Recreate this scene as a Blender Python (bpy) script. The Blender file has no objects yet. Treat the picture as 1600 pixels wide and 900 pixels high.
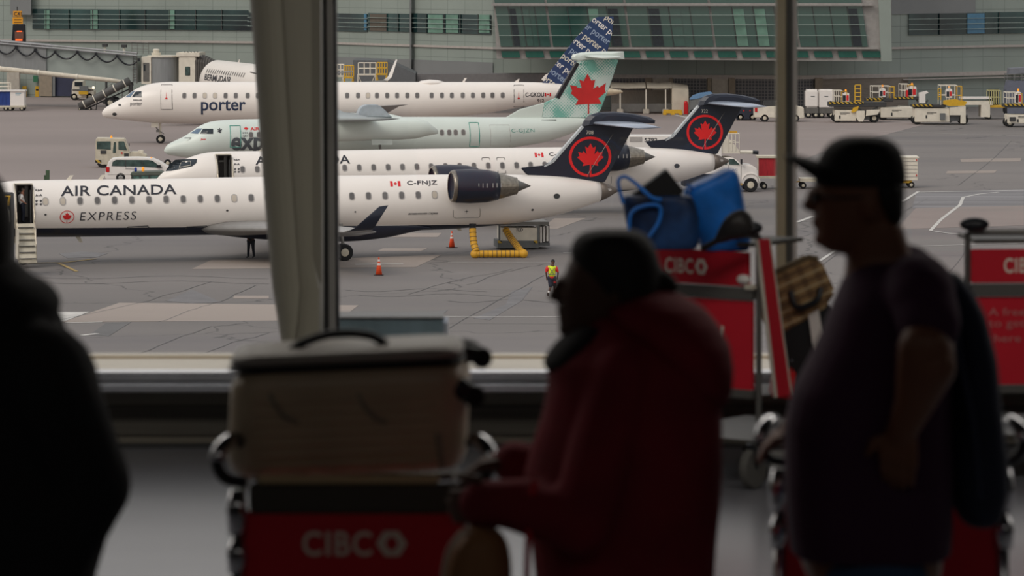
import bpy, bmesh, math, random
from mathutils import Vector, Matrix
random.seed(7)
PI = math.pi
C = bpy.context.scene
# ---------------- camera, world, light, exposure ----------------
F, YH, H = 6000.0, -80.0, 16.2          # focal length in px, horizon row, camera height over the apron
FZ = H - 2.13                            # terminal floor
cam = bpy.data.objects.new('camera', bpy.data.cameras.new('camera')); C.collection.objects.link(cam)
cam.location = (0, 0, H); cam.rotation_euler = (PI/2, 0, 0)
cam.data.lens = F/1600*36; cam.data.sensor_width = 36
cam.data.shift_y = -(450-YH)/1600
cam.data.clip_start = .5; cam.data.clip_end = 3000
cam.data.dof.use_dof = True; cam.data.dof.focus_distance = 205; cam.data.dof.aperture_fstop = 7.0
C.camera = cam
C.view_settings.view_transform = 'Standard'; C.view_settings.look = 'None'
C.view_settings.gamma = 1; C.view_settings.use_curve_mapping = False
C.view_settings.exposure = 0.0
w = bpy.data.worlds.new('world'); C.world = w; w.use_nodes = True
nt = w.node_tree; nt.nodes.clear()
o_ = nt.nodes.new('ShaderNodeOutputWorld'); bg = nt.nodes.new('ShaderNodeBackground')
tc = nt.nodes.new('ShaderNodeTexCoord'); sx = nt.nodes.new('ShaderNodeSeparateXYZ'); cr = nt.nodes.new('ShaderNodeValToRGB')
nt.links.new(tc.outputs['Generated'], sx.inputs[0]); nt.links.new(sx.outputs['Z'], cr.inputs[0])
cr.color_ramp.elements[0].position = 0.0; cr.color_ramp.elements[0].color = (.84, .78, .73, 1)
cr.color_ramp.elements[1].position = 0.9; cr.color_ramp.elements[1].color = (.86, .90, .98, 1)
nt.links.new(cr.outputs[0], bg.inputs[0]); bg.inputs[1].default_value = 0.84
nt.links.new(bg.outputs[0], o_.inputs[0])
sl = bpy.data.lights.new('sun', 'SUN'); sl.energy = 1.6; sl.angle = math.radians(35); sl.color = (1, .91, .82)
so = bpy.data.objects.new('sun', sl); C.collection.objects.link(so)
so.rotation_euler = Vector((-.55, -.5, .75)).to_track_quat('Z', 'Y').to_euler()

for nm, y_, e_, sy_ in (('hall_fill_window_side', 11.5, 145, 1.0), ('hall_fill_back', 3.5, 25, 1.5)):   # unseen fill lights added at ceiling height to brighten the dark hall
    al_ = bpy.data.lights.new(nm, 'AREA'); al_.shape = 'RECTANGLE'; al_.size = 14; al_.size_y = sy_; al_.energy = e_; al_.color = (1, .94, .86)
    ao = bpy.data.objects.new(nm, al_); C.collection.objects.link(ao); ao.location = (0, y_, FZ+3.95)

# ---------------- helpers ----------------
def lin(c):
    return tuple((v/255/12.92 if v/255 <= .04045 else ((v/255+.055)/1.055)**2.4) for v in c)+(1,)
def mat(name, col, rough=.6, metal=0, var=.12, scale=3.0, spec=.5, bump=0, stretch=None, col2=None, coat=0):
    m = bpy.data.materials.new(name); m.use_nodes = True; t = m.node_tree; b = t.nodes['Principled BSDF']
    c = col if len(col) == 4 else lin(col)
    b.inputs['Roughness'].default_value = rough; b.inputs['Metallic'].default_value = metal
    b.inputs['Specular IOR Level'].default_value = spec; b.inputs['Coat Weight'].default_value = coat
    tcn = t.nodes.new('ShaderNodeTexCoord'); mp = t.nodes.new('ShaderNodeMapping'); nz = t.nodes.new('ShaderNodeTexNoise')
    t.links.new(tcn.outputs['Object'], mp.inputs[0]); t.links.new(mp.outputs[0], nz.inputs[0])
    if stretch: mp.inputs['Scale'].default_value = stretch
    nz.inputs['Scale'].default_value = scale; nz.inputs['Detail'].default_value = 6
    r = t.nodes.new('ShaderNodeValToRGB')
    r.color_ramp.elements[0].position = .3; r.color_ramp.elements[1].position = .7
    c2 = (col2 if col2 is None or len(col2) == 4 else lin(col2))
    r.color_ramp.elements[0].color = tuple(v*(1-var) for v in c[:3])+(1,)
    r.color_ramp.elements[1].color = c2 or tuple(min(1, v*(1+var*.6)) for v in c[:3])+(1,)
    t.links.new(nz.outputs[0], r.inputs[0]); t.links.new(r.outputs[0], b.inputs['Base Color'])
    if bump:
        bp = t.nodes.new('ShaderNodeBump'); bp.inputs['Strength'].default_value = bump; bp.inputs['Distance'].default_value = .02
        t.links.new(nz.outputs[0], bp.inputs['Height']); t.links.new(bp.outputs[0], b.inputs['Normal'])
    return m
def base_link(m):
    b = m.node_tree.nodes['Principled BSDF']; return b, b.inputs['Base Color'].links[0].from_socket
def nmath(t, op, a, b=None):
    n = t.nodes.new('ShaderNodeMath'); n.operation = op
    for i, v in enumerate((a, b)):
        if v is None: continue
        if isinstance(v, (int, float)): n.inputs[i].default_value = v
        else: t.links.new(v, n.inputs[i])
    return n.outputs[0]
def nmix(t, fac, a, b):
    n = t.nodes.new('ShaderNodeMix'); n.data_type = 'RGBA'
    if isinstance(fac, (int, float)): n.inputs[0].default_value = fac
    else: t.links.new(fac, n.inputs[0])
    for i, v in ((6, a), (7, b)):
        if isinstance(v, tuple): n.inputs[i].default_value = v
        else: t.links.new(v, n.inputs[i])
    return n.outputs[2]
def emit(name, col, s):
    m = bpy.data.materials.new(name); m.use_nodes = True; b = m.node_tree.nodes['Principled BSDF']
    b.inputs['Base Color'].default_value = lin(col); b.inputs['Emission Color'].default_value = lin(col)
    b.inputs['Emission Strength'].default_value = s; return m
def belly(m, x0, z0, slope, col):       # two-tone livery: paint below a line in the hull's own coordinates
    t = m.node_tree; b, base = base_link(m); g = t.nodes.new('ShaderNodeTexCoord'); s = t.nodes.new('ShaderNodeSeparateXYZ')
    t.links.new(g.outputs['Object'], s.inputs[0])
    th = nmath(t, 'ADD', nmath(t, 'MULTIPLY', nmath(t, 'SUBTRACT', s.outputs['X'], x0), slope), z0)
    t.links.new(nmix(t, nmath(t, 'LESS_THAN', s.outputs['Z'], th), base, lin(col)), b.inputs['Base Color'])
    return m
def W(px, py, Y):
    return Vector(((px-800)*Y/F, Y, H-(py-YH)*Y/F))
def Yg(py): return F*H/(py-YH)
def Yf(py): return F*(H-FZ)/(py-YH)
def G(px, py, z=0):                      # point of the apron seen at a pixel
    Y = F*(H-z)/(py-YH); return Vector(((px-800)*Y/F, Y, z))
def tag(o, label=None, cat=None, group=None, kind=None):
    if label: o['label'] = label
    if cat: o['category'] = cat
    if group: o['group'] = group
    if kind: o['kind'] = kind
    return o
class T:                                 # a thing: an Empty at its base; L() turns a pixel into its local coordinates at lateral offset v
    def __init__(s, name, label, cat, loc, rz=0, group=None):
        s.e = bpy.data.objects.new(name, None); C.collection.objects.link(s.e); s.e.empty_display_size = .2
        s.loc = Vector(loc); s.rz = rz; s.e.location = s.loc; s.e.rotation_euler = (0, 0, rz); tag(s.e, label, cat, group)
    def L(s, px, py, v=0):
        k = (px-800)/F; c, n = math.cos(s.rz), math.sin(s.rz)
        u = (k*s.loc.y+k*v*c-s.loc.x+v*n)/(c-k*n); Y = s.loc.y+u*n+v*c
        return Vector((u, v, H-(py-YH)*Y/F-s.loc.z))
def par(p): return p.e if isinstance(p, T) else p
class M:
    def __init__(s): s.b = bmesh.new()
    def box(s, x0, x1, y0, y1, z0, z1):
        r = bmesh.ops.create_cube(s.b, size=1)
        for v in r['verts']:
            v.co = Vector((x0 if v.co.x < 0 else x1, y0 if v.co.y < 0 else y1, z0 if v.co.z < 0 else z1))
        return s
    def rings(s, R, cap=True, close=True):
        b = s.b; vs = [[b.verts.new(p) for p in r] for r in R]; n = len(R[0])
        for a, c in zip(vs, vs[1:]):
            for i in range(n if close else n-1):
                j = (i+1) % n
                try: b.faces.new((a[i], a[j], c[j], c[i]))
                except ValueError: pass
        if cap:
            b.faces.new(list(reversed(vs[0]))); b.faces.new(vs[-1])
        return s
    def prism(s, poly, y0, y1, ax='y'):  # polygon in (x,z) extruded along y, or (x,y) along z, or (y,z) along x
        f = {'y': lambda p, d: Vector((p[0], d, p[1])), 'z': lambda p, d: Vector((p[0], p[1], d)), 'x': lambda p, d: Vector((d, p[0], p[1]))}[ax]
        return s.rings([[f(p, y0) for p in poly], [f(p, y1) for p in poly]])
    def tube(s, pts, r, n=8, cap=True):
        pts = [Vector(p) for p in pts]; R = []
        rr = r if isinstance(r, (list, tuple)) else [r]*len(pts); up = None
        for i, p in enumerate(pts):
            d = (pts[min(i+1, len(pts)-1)]-pts[max(i-1, 0)]).normalized()
            if up is None: up = Vector((0, 0, 1)) if abs(d.z) < .9 else Vector((1, 0, 0))
            a = d.cross(up).normalized(); c = a.cross(d).normalized(); up = c
            R.append([p+(a*math.cos(2*PI*k/n)+c*math.sin(2*PI*k/n))*rr[i] for k in range(n)])
        return s.rings(R, cap)
    def lathe(s, prof, o=(0, 0, 0), ax=(0, 0, 1), n=20, cap=True):   # prof: (along, radius)
        ax = Vector(ax).normalized(); u = ax.cross(Vector((0, 0, 1)) if abs(ax.z) < .9 else Vector((1, 0, 0))).normalized(); v = ax.cross(u); o = Vector(o)
        return s.rings([[o+ax*h+(u*math.cos(2*PI*k/n)+v*math.sin(2*PI*k/n))*max(r, 1e-4) for k in range(n)] for h, r in prof], cap)
    def ell(s, c, r, n=16, m=10):
        c = Vector(c); r = Vector(r) if not isinstance(r, (int, float)) else Vector((r, r, r))
        return s.rings([[c+Vector((r.x*math.sin(PI*max(j, .04)/m if j < m else .01)*math.cos(2*PI*k/n), r.y*math.sin(PI*max(j, .04)/m if j < m else .01)*math.sin(2*PI*k/n), -r.z*math.cos(PI*j/m))) for k in range(n)] for j in range(m+1)])
    def xf(s, mt): bmesh.ops.transform(s.b, matrix=mt, verts=s.b.verts); return s
    def build(s, name, m, parent=None, smooth=False, bevel=0, sub=0, solid=0, remesh=0, cut=None, label=None, sm=0):
        bmesh.ops.recalc_face_normals(s.b, faces=s.b.faces)
        if bevel:
            es = [e for e in s.b.edges if len(e.link_faces) == 2 and e.calc_face_angle(0) > .5]
            bmesh.ops.bevel(s.b, geom=es, offset=bevel, segments=2, affect='EDGES', clamp_overlap=True)
        me = bpy.data.meshes.new(name); s.b.to_mesh(me); s.b.free()
        o = bpy.data.objects.new(name, me); C.collection.objects.link(o)
        if cut is not None or sub or solid or remesh:
            if cut is not None:
                q = o.modifiers.new('c', 'BOOLEAN'); q.operation = 'DIFFERENCE'; q.object = cut; q.solver = 'EXACT'
            if solid: q = o.modifiers.new('s', 'SOLIDIFY'); q.thickness = solid; q.offset = 0
            if remesh:
                q = o.modifiers.new('r', 'REMESH'); q.mode = 'VOXEL'; q.voxel_size = remesh; q.use_smooth_shade = True
                q = o.modifiers.new('m', 'SMOOTH'); q.factor = .5; q.iterations = sm or 6
            if sub: q = o.modifiers.new('d', 'SUBSURF'); q.levels = sub
            me2 = bpy.data.meshes.new_from_object(o.evaluated_get(bpy.context.evaluated_depsgraph_get()))
            o.modifiers.clear(); o.data = me2; me2.name = name; bpy.data.meshes.remove(me); me = me2
            if cut is not None: bpy.data.objects.remove(cut)
        me.materials.clear(); me.materials.append(m)
        if smooth or remesh or sub: me.polygons.foreach_set('use_smooth', [True]*len(me.polygons))
        if parent is not None: o.parent = par(parent)
        if label: o['label'] = label
        return o
def struct(name, mb, m, **k): o = mb.build(name, m, **k); o['kind'] = 'structure'; return o
def single(name, mb, m, label, cat, group=None, **k): return tag(mb.build(name, m, **k), label, cat, group)
def dup(t, loc, rz, label=None, group=None):
    src = par(t); r = src.copy(); C.collection.objects.link(r); r.location = loc; r.rotation_euler = (0, 0, rz)
    if label: r['label'] = label
    if group: r['group'] = group
    for ch in list(src.children):
        c = ch.copy(); C.collection.objects.link(c); c.parent = r
        for g in ch.children: d = g.copy(); C.collection.objects.link(d); d.parent = c
    return r
def text_bm(body, bold=0, shear=0, space=1):
    cu = bpy.data.curves.new('t', 'FONT'); cu.body = body; cu.offset = bold; cu.shear = shear; cu.space_character = space; cu.fill_mode = 'FRONT'; cu.resolution_u = 4
    o = bpy.data.objects.new('t', cu); C.collection.objects.link(o)
    me = bpy.data.meshes.new_from_object(o.evaluated_get(bpy.context.evaluated_depsgraph_get()))
    b = bmesh.new(); b.from_mesh(me); bpy.data.objects.remove(o); bpy.data.curves.remove(cu); bpy.data.meshes.remove(me)
    return b
def bounds(b):
    xs = [v.co.x for v in b.verts]; ys = [v.co.y for v in b.verts]; return min(xs), max(xs), min(ys), max(ys)
def fit(b, u0, u1, v0, v1):
    a, c, d, e = bounds(b)
    for v in b.verts: v.co = Vector((u0+(v.co.x-a)/(c-a)*(u1-u0), v0+(v.co.y-d)/(e-d)*(v1-v0), 0))
    return b
def slices(b, step):
    a, c, d, e = bounds(b); v = d+step
    while v < e-1e-4:
        bmesh.ops.bisect_plane(b, geom=b.verts[:]+b.edges[:]+b.faces[:], plane_co=(0, v, 0), plane_no=(0, 1, 0)); v += step
    return b
def decal(b, f, name, m, parent, label=None):   # lettering or emblem laid on a surface by f(u, v)
    for v in b.verts: v.co = f(v.co.x, v.co.y)
    me = bpy.data.meshes.new(name); b.to_mesh(me); b.free(); me.materials.append(m)
    o = bpy.data.objects.new(name, me); C.collection.objects.link(o)
    if parent is not None: o.parent = par(parent)
    if label: o['label'] = label
    return o
def poly_bm(pts):
    b = bmesh.new(); f = b.faces.new([b.verts.new((p[0], p[1], 0)) for p in pts]); bmesh.ops.triangulate(b, faces=[f]); return b
LEAF = [(0, 1), (.17, .69), (.36, .79), (.26, .25), (.48, .5), (.55, .36), (.83, .43), (.74, .17), (.9, .08), (.46, -.32), (.53, -.5), (.05, -.42), (.06, -.95)]
def leaf_bm(): return poly_bm(LEAF+[(-x, y) for x, y in reversed(LEAF[1:])])
def ring_bm(r0=.86, n=40, gap=True):
    b = bmesh.new(); vs = []
    for k in range(n+1):
        a = -PI/2+(.08 if gap else 0)+(2*PI-(.16 if gap else 0))*k/n
        vs.append((b.verts.new((math.cos(a), math.sin(a), 0)), b.verts.new((r0*math.cos(a), r0*math.sin(a), 0))))
    for p, q in zip(vs, vs[1:]): b.faces.new((p[0], q[0], q[1], p[1]))
    return b
def merge(*bs):
    o = bmesh.new()
    for b in bs:
        me = bpy.data.meshes.new('x'); b.to_mesh(me); o.from_mesh(me); bpy.data.meshes.remove(me); b.free()
    return o
def scaled(b, sx_, sy_, dx=0, dy=0):
    for v in b.verts: v.co = Vector((v.co.x*sx_+dx, v.co.y*sy_+dy, 0))
    return b
def rrect(w_, h_, r, n=4):
    p = []
    for cx, cy, a0 in ((w_/2-r, h_/2-r, 0), (-w_/2+r, h_/2-r, PI/2), (-w_/2+r, -h_/2+r, PI), (w_/2-r, -h_/2+r, 1.5*PI)):
        p += [(cx+r*math.cos(a0+PI/2*k/n), cy+r*math.sin(a0+PI/2*k/n)) for k in range(n+1)]
    return p
def frame_bm(w_, h_, r, t_):
    b = bmesh.new(); A = [b.verts.new((x, y, 0)) for x, y in rrect(w_, h_, r)]; B = [b.verts.new((x, y, 0)) for x, y in rrect(w_-2*t_, h_-2*t_, max(r-t_, .01))]
    n = len(A)
    for i in range(n): b.faces.new((A[i], A[(i+1) % n], B[(i+1) % n], B[i]))
    return b

# ---------------- materials ----------------
white = mat('white_paint', (238, 232, 226), .35, var=.04, scale=.8)
offwhite = mat('offwhite_paint', (224, 216, 200), .5, var=.1, scale=2)
cream = mat('cream_metal', (205, 196, 176), .6, var=.15)
navy = mat('navy_paint', (26, 32, 48), .35, var=.1)
nearblack = mat('black_paint', (22, 24, 30), .4)
rubber = mat('black_rubber', (26, 26, 28), .85)
greymetal = mat('grey_metal', (120, 118, 114), .45, .6)
steel = mat('brushed_steel', (150, 142, 130), .3, .9, var=.25, scale=6)
darkgrey = mat('dark_grey', (62, 62, 62), .7)
midgrey = mat('mid_grey', (110, 112, 112), .7)
red = mat('red_paint', (214, 30, 34), .5, var=.05)
yellow = mat('yellow_paint', (214, 168, 40), .6, var=.1)
orange = mat('orange_plastic', (240, 80, 30), .6, var=.05)
glassdark = mat('dark_glazing', (38, 46, 52), .12, var=.3, scale=8)
cabwin = mat('cabin_window', (112, 108, 106), .25, var=.3, scale=.7)
shade = mat('window_shade', (200, 188, 172), .5, var=.05)
ink = mat('dark_lettering', (44, 44, 52), .6, var=.02)
teal = mat('teal_line', (90, 160, 145), .6, var=.02)
bluecloth = mat('blue_curtain', (38, 62, 130), .8, var=.3, scale=2, stretch=(4, 4, .5))
redcloth = mat('red_curtain', (170, 34, 44), .8, var=.25, scale=3, stretch=(4, 4, .5))
skin = mat('skin', (120, 78, 58), .6, var=.08, scale=6)

# ---------------- apron ----------------
apm = mat('apron_asphalt', (117, 111, 107), .8, var=.14, scale=.05, stretch=(.35, 1, 1), col2=(127, 120, 116))
t = apm.node_tree; b, base = base_link(apm); g = t.nodes.new('ShaderNodeTexCoord')
n1 = t.nodes.new('ShaderNodeTexNoise'); n1.inputs['Scale'].default_value = 9; n1.inputs['Detail'].default_value = 8; t.links.new(g.outputs['Object'], n1.inputs[0])
vo = t.nodes.new('ShaderNodeTexVoronoi'); vo.feature = 'DISTANCE_TO_EDGE'; vo.inputs['Scale'].default_value = .052
nw = t.nodes.new('ShaderNodeTexNoise'); nw.inputs['Scale'].default_value = .35; nw.inputs['Detail'].default_value = 5; t.links.new(g.outputs['Object'], nw.inputs[0])
va = t.nodes.new('ShaderNodeVectorMath'); va.operation = 'MULTIPLY_ADD'; va.inputs[1].default_value = (4, 4, 0)
t.links.new(nw.outputs['Color'], va.inputs[0]); t.links.new(g.outputs['Object'], va.inputs[2]); t.links.new(va.outputs[0], vo.inputs[0])
crack = nmath(t, 'LESS_THAN', vo.outputs['Distance'], .0035)
c1 = nmix(t, nmath(t, 'MULTIPLY', n1.outputs[0], .28), base, lin((96, 92, 90)))
st = t.nodes.new('ShaderNodeTexNoise'); st.inputs['Scale'].default_value = .045; st.inputs['Detail'].default_value = 5
sm_ = t.nodes.new('ShaderNodeMapping'); sm_.inputs['Scale'].default_value = (.5, 2.2, 1); t.links.new(g.outputs['Object'], sm_.inputs[0]); t.links.new(sm_.outputs[0], st.inputs[0])
sr = t.nodes.new('ShaderNodeValToRGB'); sr.color_ramp.elements[0].position = .52; sr.color_ramp.elements[1].position = .72; t.links.new(st.outputs[0], sr.inputs[0])
c2 = nmix(t, nmath(t, 'MULTIPLY', sr.outputs[0], .5), c1, lin((94, 90, 92)))
t.links.new(nmix(t, nmath(t, 'MULTIPLY', crack, .55), c2, lin((52, 50, 50))), b.inputs['Base Color'])
struct('ground', M().box(-140, 140, 28, 470, -1, 0), apm)
conc = mat('concrete_slab', (152, 140, 131), .85, var=.12, scale=.12, stretch=(.2, 1, 1))
patch = mat('dark_asphalt_patch', (100, 98, 97), .85, var=.15, scale=.4)
stain = mat('blue_grey_sealant', (110, 107, 107), .7, var=.2, scale=.8)
wline = mat('worn_white_paint', (196, 192, 186), .8, var=.25, scale=1.5)
yline = mat('worn_yellow_paint', (176, 150, 96), .8, var=.3, scale=1.5)
def slab(pts, m, z=.012, name='concrete_patch'):
    struct(name, M().prism([tuple(G(x, y, z))[:2] for x, y in pts], .001, z, 'z'), m)
slab([(-60, 120), (700, 120), (1450, 193), (1300, 232), (1180, 278), (700, 300), (-200, 278)], mat('old_concrete_apron', (142, 130, 125), .85, var=.1, scale=.06, stretch=(.3, 1, 1)), .008, 'concrete_apron')
slab([(186, 473), (560, 477), (530, 500), (98, 503)], conc)
slab([(60, 503), (88, 487), (140, 487), (100, 502)], wline)
slab([(330, 406), (550, 403), (690, 398), (650, 417), (300, 420)], conc)
slab([(620, 364), (690, 364), (684, 370), (612, 370)], conc)
slab([(598, 388), (668, 388), (658, 392), (590, 392)], conc)
slab([(366, 462), (420, 462), (420, 466), (364, 466)], conc)
slab([(866, 341), (915, 341), (872, 357), (846, 357)], conc)
slab([(1500, 248), (1596, 247), (1594, 252), (1502, 253)], conc)
slab([(1480, 267), (1558, 266), (1554, 270), (1478, 271)], conc)
slab([(1434, 322), (1600, 318), (1600, 352), (1400, 358)], mat('pinkish_slab', (136, 124, 118), .85, var=.1, scale=.2), .01)
slab([(1432, 300), (1600, 296), (1600, 321), (1425, 325)], mat('streaky_slab', (112, 108, 108), .8, var=.3, scale=.5, stretch=(.08, 1, 1), col2=(140, 137, 138)), .014, 'sealed_patch')
for a in ([(260, 470), (300, 452), (345, 472), (300, 474)], [(740, 497), (790, 476), (800, 455), (832, 448), (815, 470), (765, 500)], [(92, 396), (130, 393), (168, 396), (150, 402), (105, 403)], [(670, 495), (688, 485), (700, 484), (684, 497)], [(165, 505), (205, 503), (170, 525), (140, 523)]):
    slab(a, stain if a[0][0] != 165 else patch, .013, 'sealed_patch')
def line(pts, wd, m, z=.02, name='painted_line'):
    P = [G(x, y, z) for x, y in pts]; A, B = [], []
    for i, p in enumerate(P):
        d = (P[min(i+1, len(P)-1)]-P[max(i-1, 0)]).normalized(); n = Vector((-d.y, d.x, 0))*wd/2; A.append(p+n); B.append(p-n)
    mb = M(); mb.rings([[a, b_] for a, b_ in zip(A, B)], cap=False, close=False); struct(name, mb, m)
line([(1480, 364), (1454, 360), (1470, 343), (1500, 320), (1505, 308), (1530, 303), (1560, 300)], .22, wline)
line([(1480, 364), (1520, 368), (1600, 370)], .22, wline)
line([(1435, 300), (1600, 297)], .3, wline)
line([(1410, 315), (1435, 299)], .22, wline); line([(1245, 347), (1270, 338)], .3, wline); line([(1195, 384), (1215, 372)], .3, wline)
line([(1280, 408), (1310, 388), (1600, 380)], .2, wline)
line([(120, 424), (90, 410)], .2, yline); line([(42, 411), (100, 410), (150, 404)], .3, yline); line([(555, 413), (630, 412)], .35, wline)
line([(560, 494), (1000, 495)], .12, wline); line([(700, 505), (1100, 506)], .06, patch)
line([(700, 410), (870, 410)], .12, wline); line([(880, 395), (1010, 394)], .3, wline); line([(560, 495), (640, 494)], .25, wline)
line([(0, 160), (700, 205)], .1, patch); line([(1040, 176), (1075, 184)], .5, wline); line([(1250, 200), (1600, 213)], .12, wline); line([(1245, 217), (1600, 224)], .1, wline)
line([(128, 524), (152, 521)], .3, wline); line([(102, 504), (160, 503)], .2, wline)
for a in ([(95, 500), (210, 476), (330, 440)], [(200, 562), (260, 535), (330, 510), (375, 505)], [(290, 566), (360, 535), (420, 520)], [(250, 502), (300, 485), (345, 470), (400, 445)], [(640, 460), (700, 440), (800, 420)],
          [(690, 520), (780, 470), (850, 430)], [(730, 445), (790, 425), (850, 412)], [(1280, 420), (1320, 385), (1450, 310)], [(1500, 290), (1580, 220)], [(1470, 440), (1510, 390)]):
    line([(x+random.uniform(-3, 3), y+random.uniform(-1, 1)) for p, q in zip(a, a[1:]) for x, y in [(p[0]+(q[0]-p[0])*k/5, p[1]+(q[1]-p[1])*k/5) for k in range(5)]]+[a[-1]], .045, patch, .016, 'crack')
for y, x0, x1 in ((433, 60, 420), (441, 60, 420), (453, 540, 760), (461, 560, 800), (470, 700, 870)):
    line([(x0+(x1-x0)*k/8, y+2.5*math.sin(k)) for k in range(9)], .09, patch, .015, 'tyre_mark')

# ---------------- terminal building across the apron ----------------
fac = mat('green_grey_cladding', (142, 151, 144), .6, var=.08, scale=.25)
t = fac.node_tree; b, base = base_link(fac); uvn = t.nodes.new('ShaderNodeTexCoord'); sp = t.nodes.new('ShaderNodeSeparateXYZ'); t.links.new(uvn.outputs['UV'], sp.inputs[0])
def grid(axis, period, wd, off=0):
    return nmath(t, 'LESS_THAN', nmath(t, 'MODULO', nmath(t, 'ADD', axis, 500+off), period), wd)
jt = nmath(t, 'MAXIMUM', grid(sp.outputs[0], 2.8, .06), grid(sp.outputs[1], 1.62, .06, .35))
t.links.new(nmix(t, nmath(t, 'MULTIPLY', jt, .55), base, lin((84, 92, 90))), b.inputs['Base Color'])
facg = mat('grey_cladding', (122, 124, 124), .6, var=.08, scale=.3)
PLAN = [(-420, 428), (-60, 423), (390, 411), (520, 408), (770, 387), (1250, 382), (1390, 387), (1550, 395), (2000, 412)]
def fac_Y(px):
    for (a, A), (b_, B) in zip(PLAN, PLAN[1:]):
        if px <= b_:
            k = (px-800)/F; xa, xb = (a-800)/F*A, (b_-800)/F*B; f_ = (k*A-xa)/((xb-xa)-k*(B-A)); return A+(B-A)*f_
    return PLAN[-1][1]
term = T('terminal_building', 'long green-grey panelled terminal building with dark ribbon windows across the apron', 'building', (0, 395, 0))
def wallstrip(name, z0, z1, out, m, x0=-420, x1=2000, thick=.8, uv=True):
    xs = [x0]+[p for p, _ in PLAN if x0 < p < x1]+[x1]; b = bmesh.new(); L = b.loops.layers.uv.new('u'); u = 0; prev = None; pb = None
    for x in xs:
        Y = fac_Y(x)-out; X = (x-800)*fac_Y(x)/F; p = Vector((X, Y-395, 0))
        if prev is not None: u1 = u+(p-pb).length
        cur = [b.verts.new(p+Vector((0, 0, z0))), b.verts.new(p+Vector((0, 0, z1))), b.verts.new(p+Vector((0, thick, z1))), b.verts.new(p+Vector((0, thick, z0)))]
        if prev is not None:
            for i in range(4):
                f = b.faces.new((prev[i], cur[i], cur[(i+1) % 4], prev[(i+1) % 4]))
                for lp in f.loops: lp[L].uv = (u1 if lp.vert in cur else u, lp.vert.co.z)
            u = u1
        else: b.faces.new(cur)
        prev, pb = cur, p
    b.faces.new(list(reversed(prev)))
    me = bpy.data.meshes.new(name); bmesh.ops.recalc_face_normals(b, faces=b.faces); b.to_mesh(me); b.free(); me.materials.append(m)
    o = bpy.data.objects.new(name, me); C.collection.objects.link(o); o.parent = term.e; return o
def fz(px, py): return H-(py-YH)*fac_Y(px)/F
def patch_on_wall(name, x0, x1, y0, y1, m, out=.15, thick=.2, parent=None, ym0=None, ym1=None):
    z0, z1 = fz((x0+x1)/2, y1), fz((x0+x1)/2, y0)
    q = Vector((0, thick, 0)); R = []
    for x in [x0]+[p for p, _ in PLAN if x0 < p < x1]+[x1]:
        A = Vector(((x-800)*fac_Y(x)/F, fac_Y(x)-out-395, 0)); R.append([A+Vector((0, 0, z0)), A+q+Vector((0, 0, z0)), A+q+Vector((0, 0, z1)), A+Vector((0, 0, z1))])
    mb = M().rings(R)
    return mb.build(name, m, parent or term)
wallstrip('wall', 0, 30, 0, fac, thick=3)
band = mat('stone_band', (172, 164, 158), .8)
wallstrip('string_course', fz(770, 77), fz(770, 73.5), .25, band)
wallstrip('cornice', fz(1400, 121), fz(1400, 115), .4, band, 770, 2000)
rg = mat('ribbon_glass', (26, 44, 52), .12, var=.5, scale=.16, spec=.5, col2=(48, 78, 76))
dk = mat('louvre_metal', (150, 164, 158), .5)
def ribbon(x0, x1, y0, y1, n=3, posts=(), extra=()):
    w_ = patch_on_wall('window', x0, x1, y0, y1, rg, .2, .3); w_['label'] = 'dark ribbon window with pale louvres'
    for k in range(n):
        y = y0+(y1-y0)*(k+1)/(n+1); patch_on_wall('louvre', x0-1, x1+1, y-.35, y+.35, dk, .5, .12, w_)
    for p in posts: patch_on_wall('mullion', p-.5, p+.5, y0, y1, darkgrey, .35, .1, w_)
    for a, c, m in extra: patch_on_wall('pane', a, c, y0+1, y1-1, m, .3, .1, w_)
lt = mat('pale_blind', (104, 140, 124), .4, var=.25, scale=1); bp_ = mat('blue_pane', (70, 120, 150), .3)
ribbon(51, 388, 15, 46, posts=(72, 108, 145, 187, 227, 265, 306, 347), extra=((70, 78, lt), (142, 153, lt), (264, 273, lt)))
ribbon(388, 574, 20.5, 48, posts=(439, 500), extra=((569, 573, bp_),))
ribbon(575, 640, 21, 49, posts=(604, 622), extra=((578, 604, mat('brown_blind', (92, 84, 74))),))
ribbon(643, 767, 22, 52, posts=(666, 694, 719, 747), extra=((669, 692, lt), (697, 716, lt), (748, 765, lt)))
ribbon(1420, 1510, 21, 54, posts=(1468,)); ribbon(1511, 1538, 20, 53, extra=((1511, 1538, bp_),)); ribbon(1539, 1600, 19, 52, posts=(1561,)); ribbon(1601, 1760, 17, 50, posts=(1640, 1680, 1720))
patch_on_wall('pilaster', 640.5, 643, -60, 115, midgrey, .8, .5)
patch_on_wall('grey_panel', 518, 770, 93, 121, facg, .12, .1); patch_on_wall('grey_panel', 1318, 1524, -60, 22, facg, .12, .1)
patch_on_wall('pale_panel', 18, 50, -40, 23, facg, 1, .8)
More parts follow.
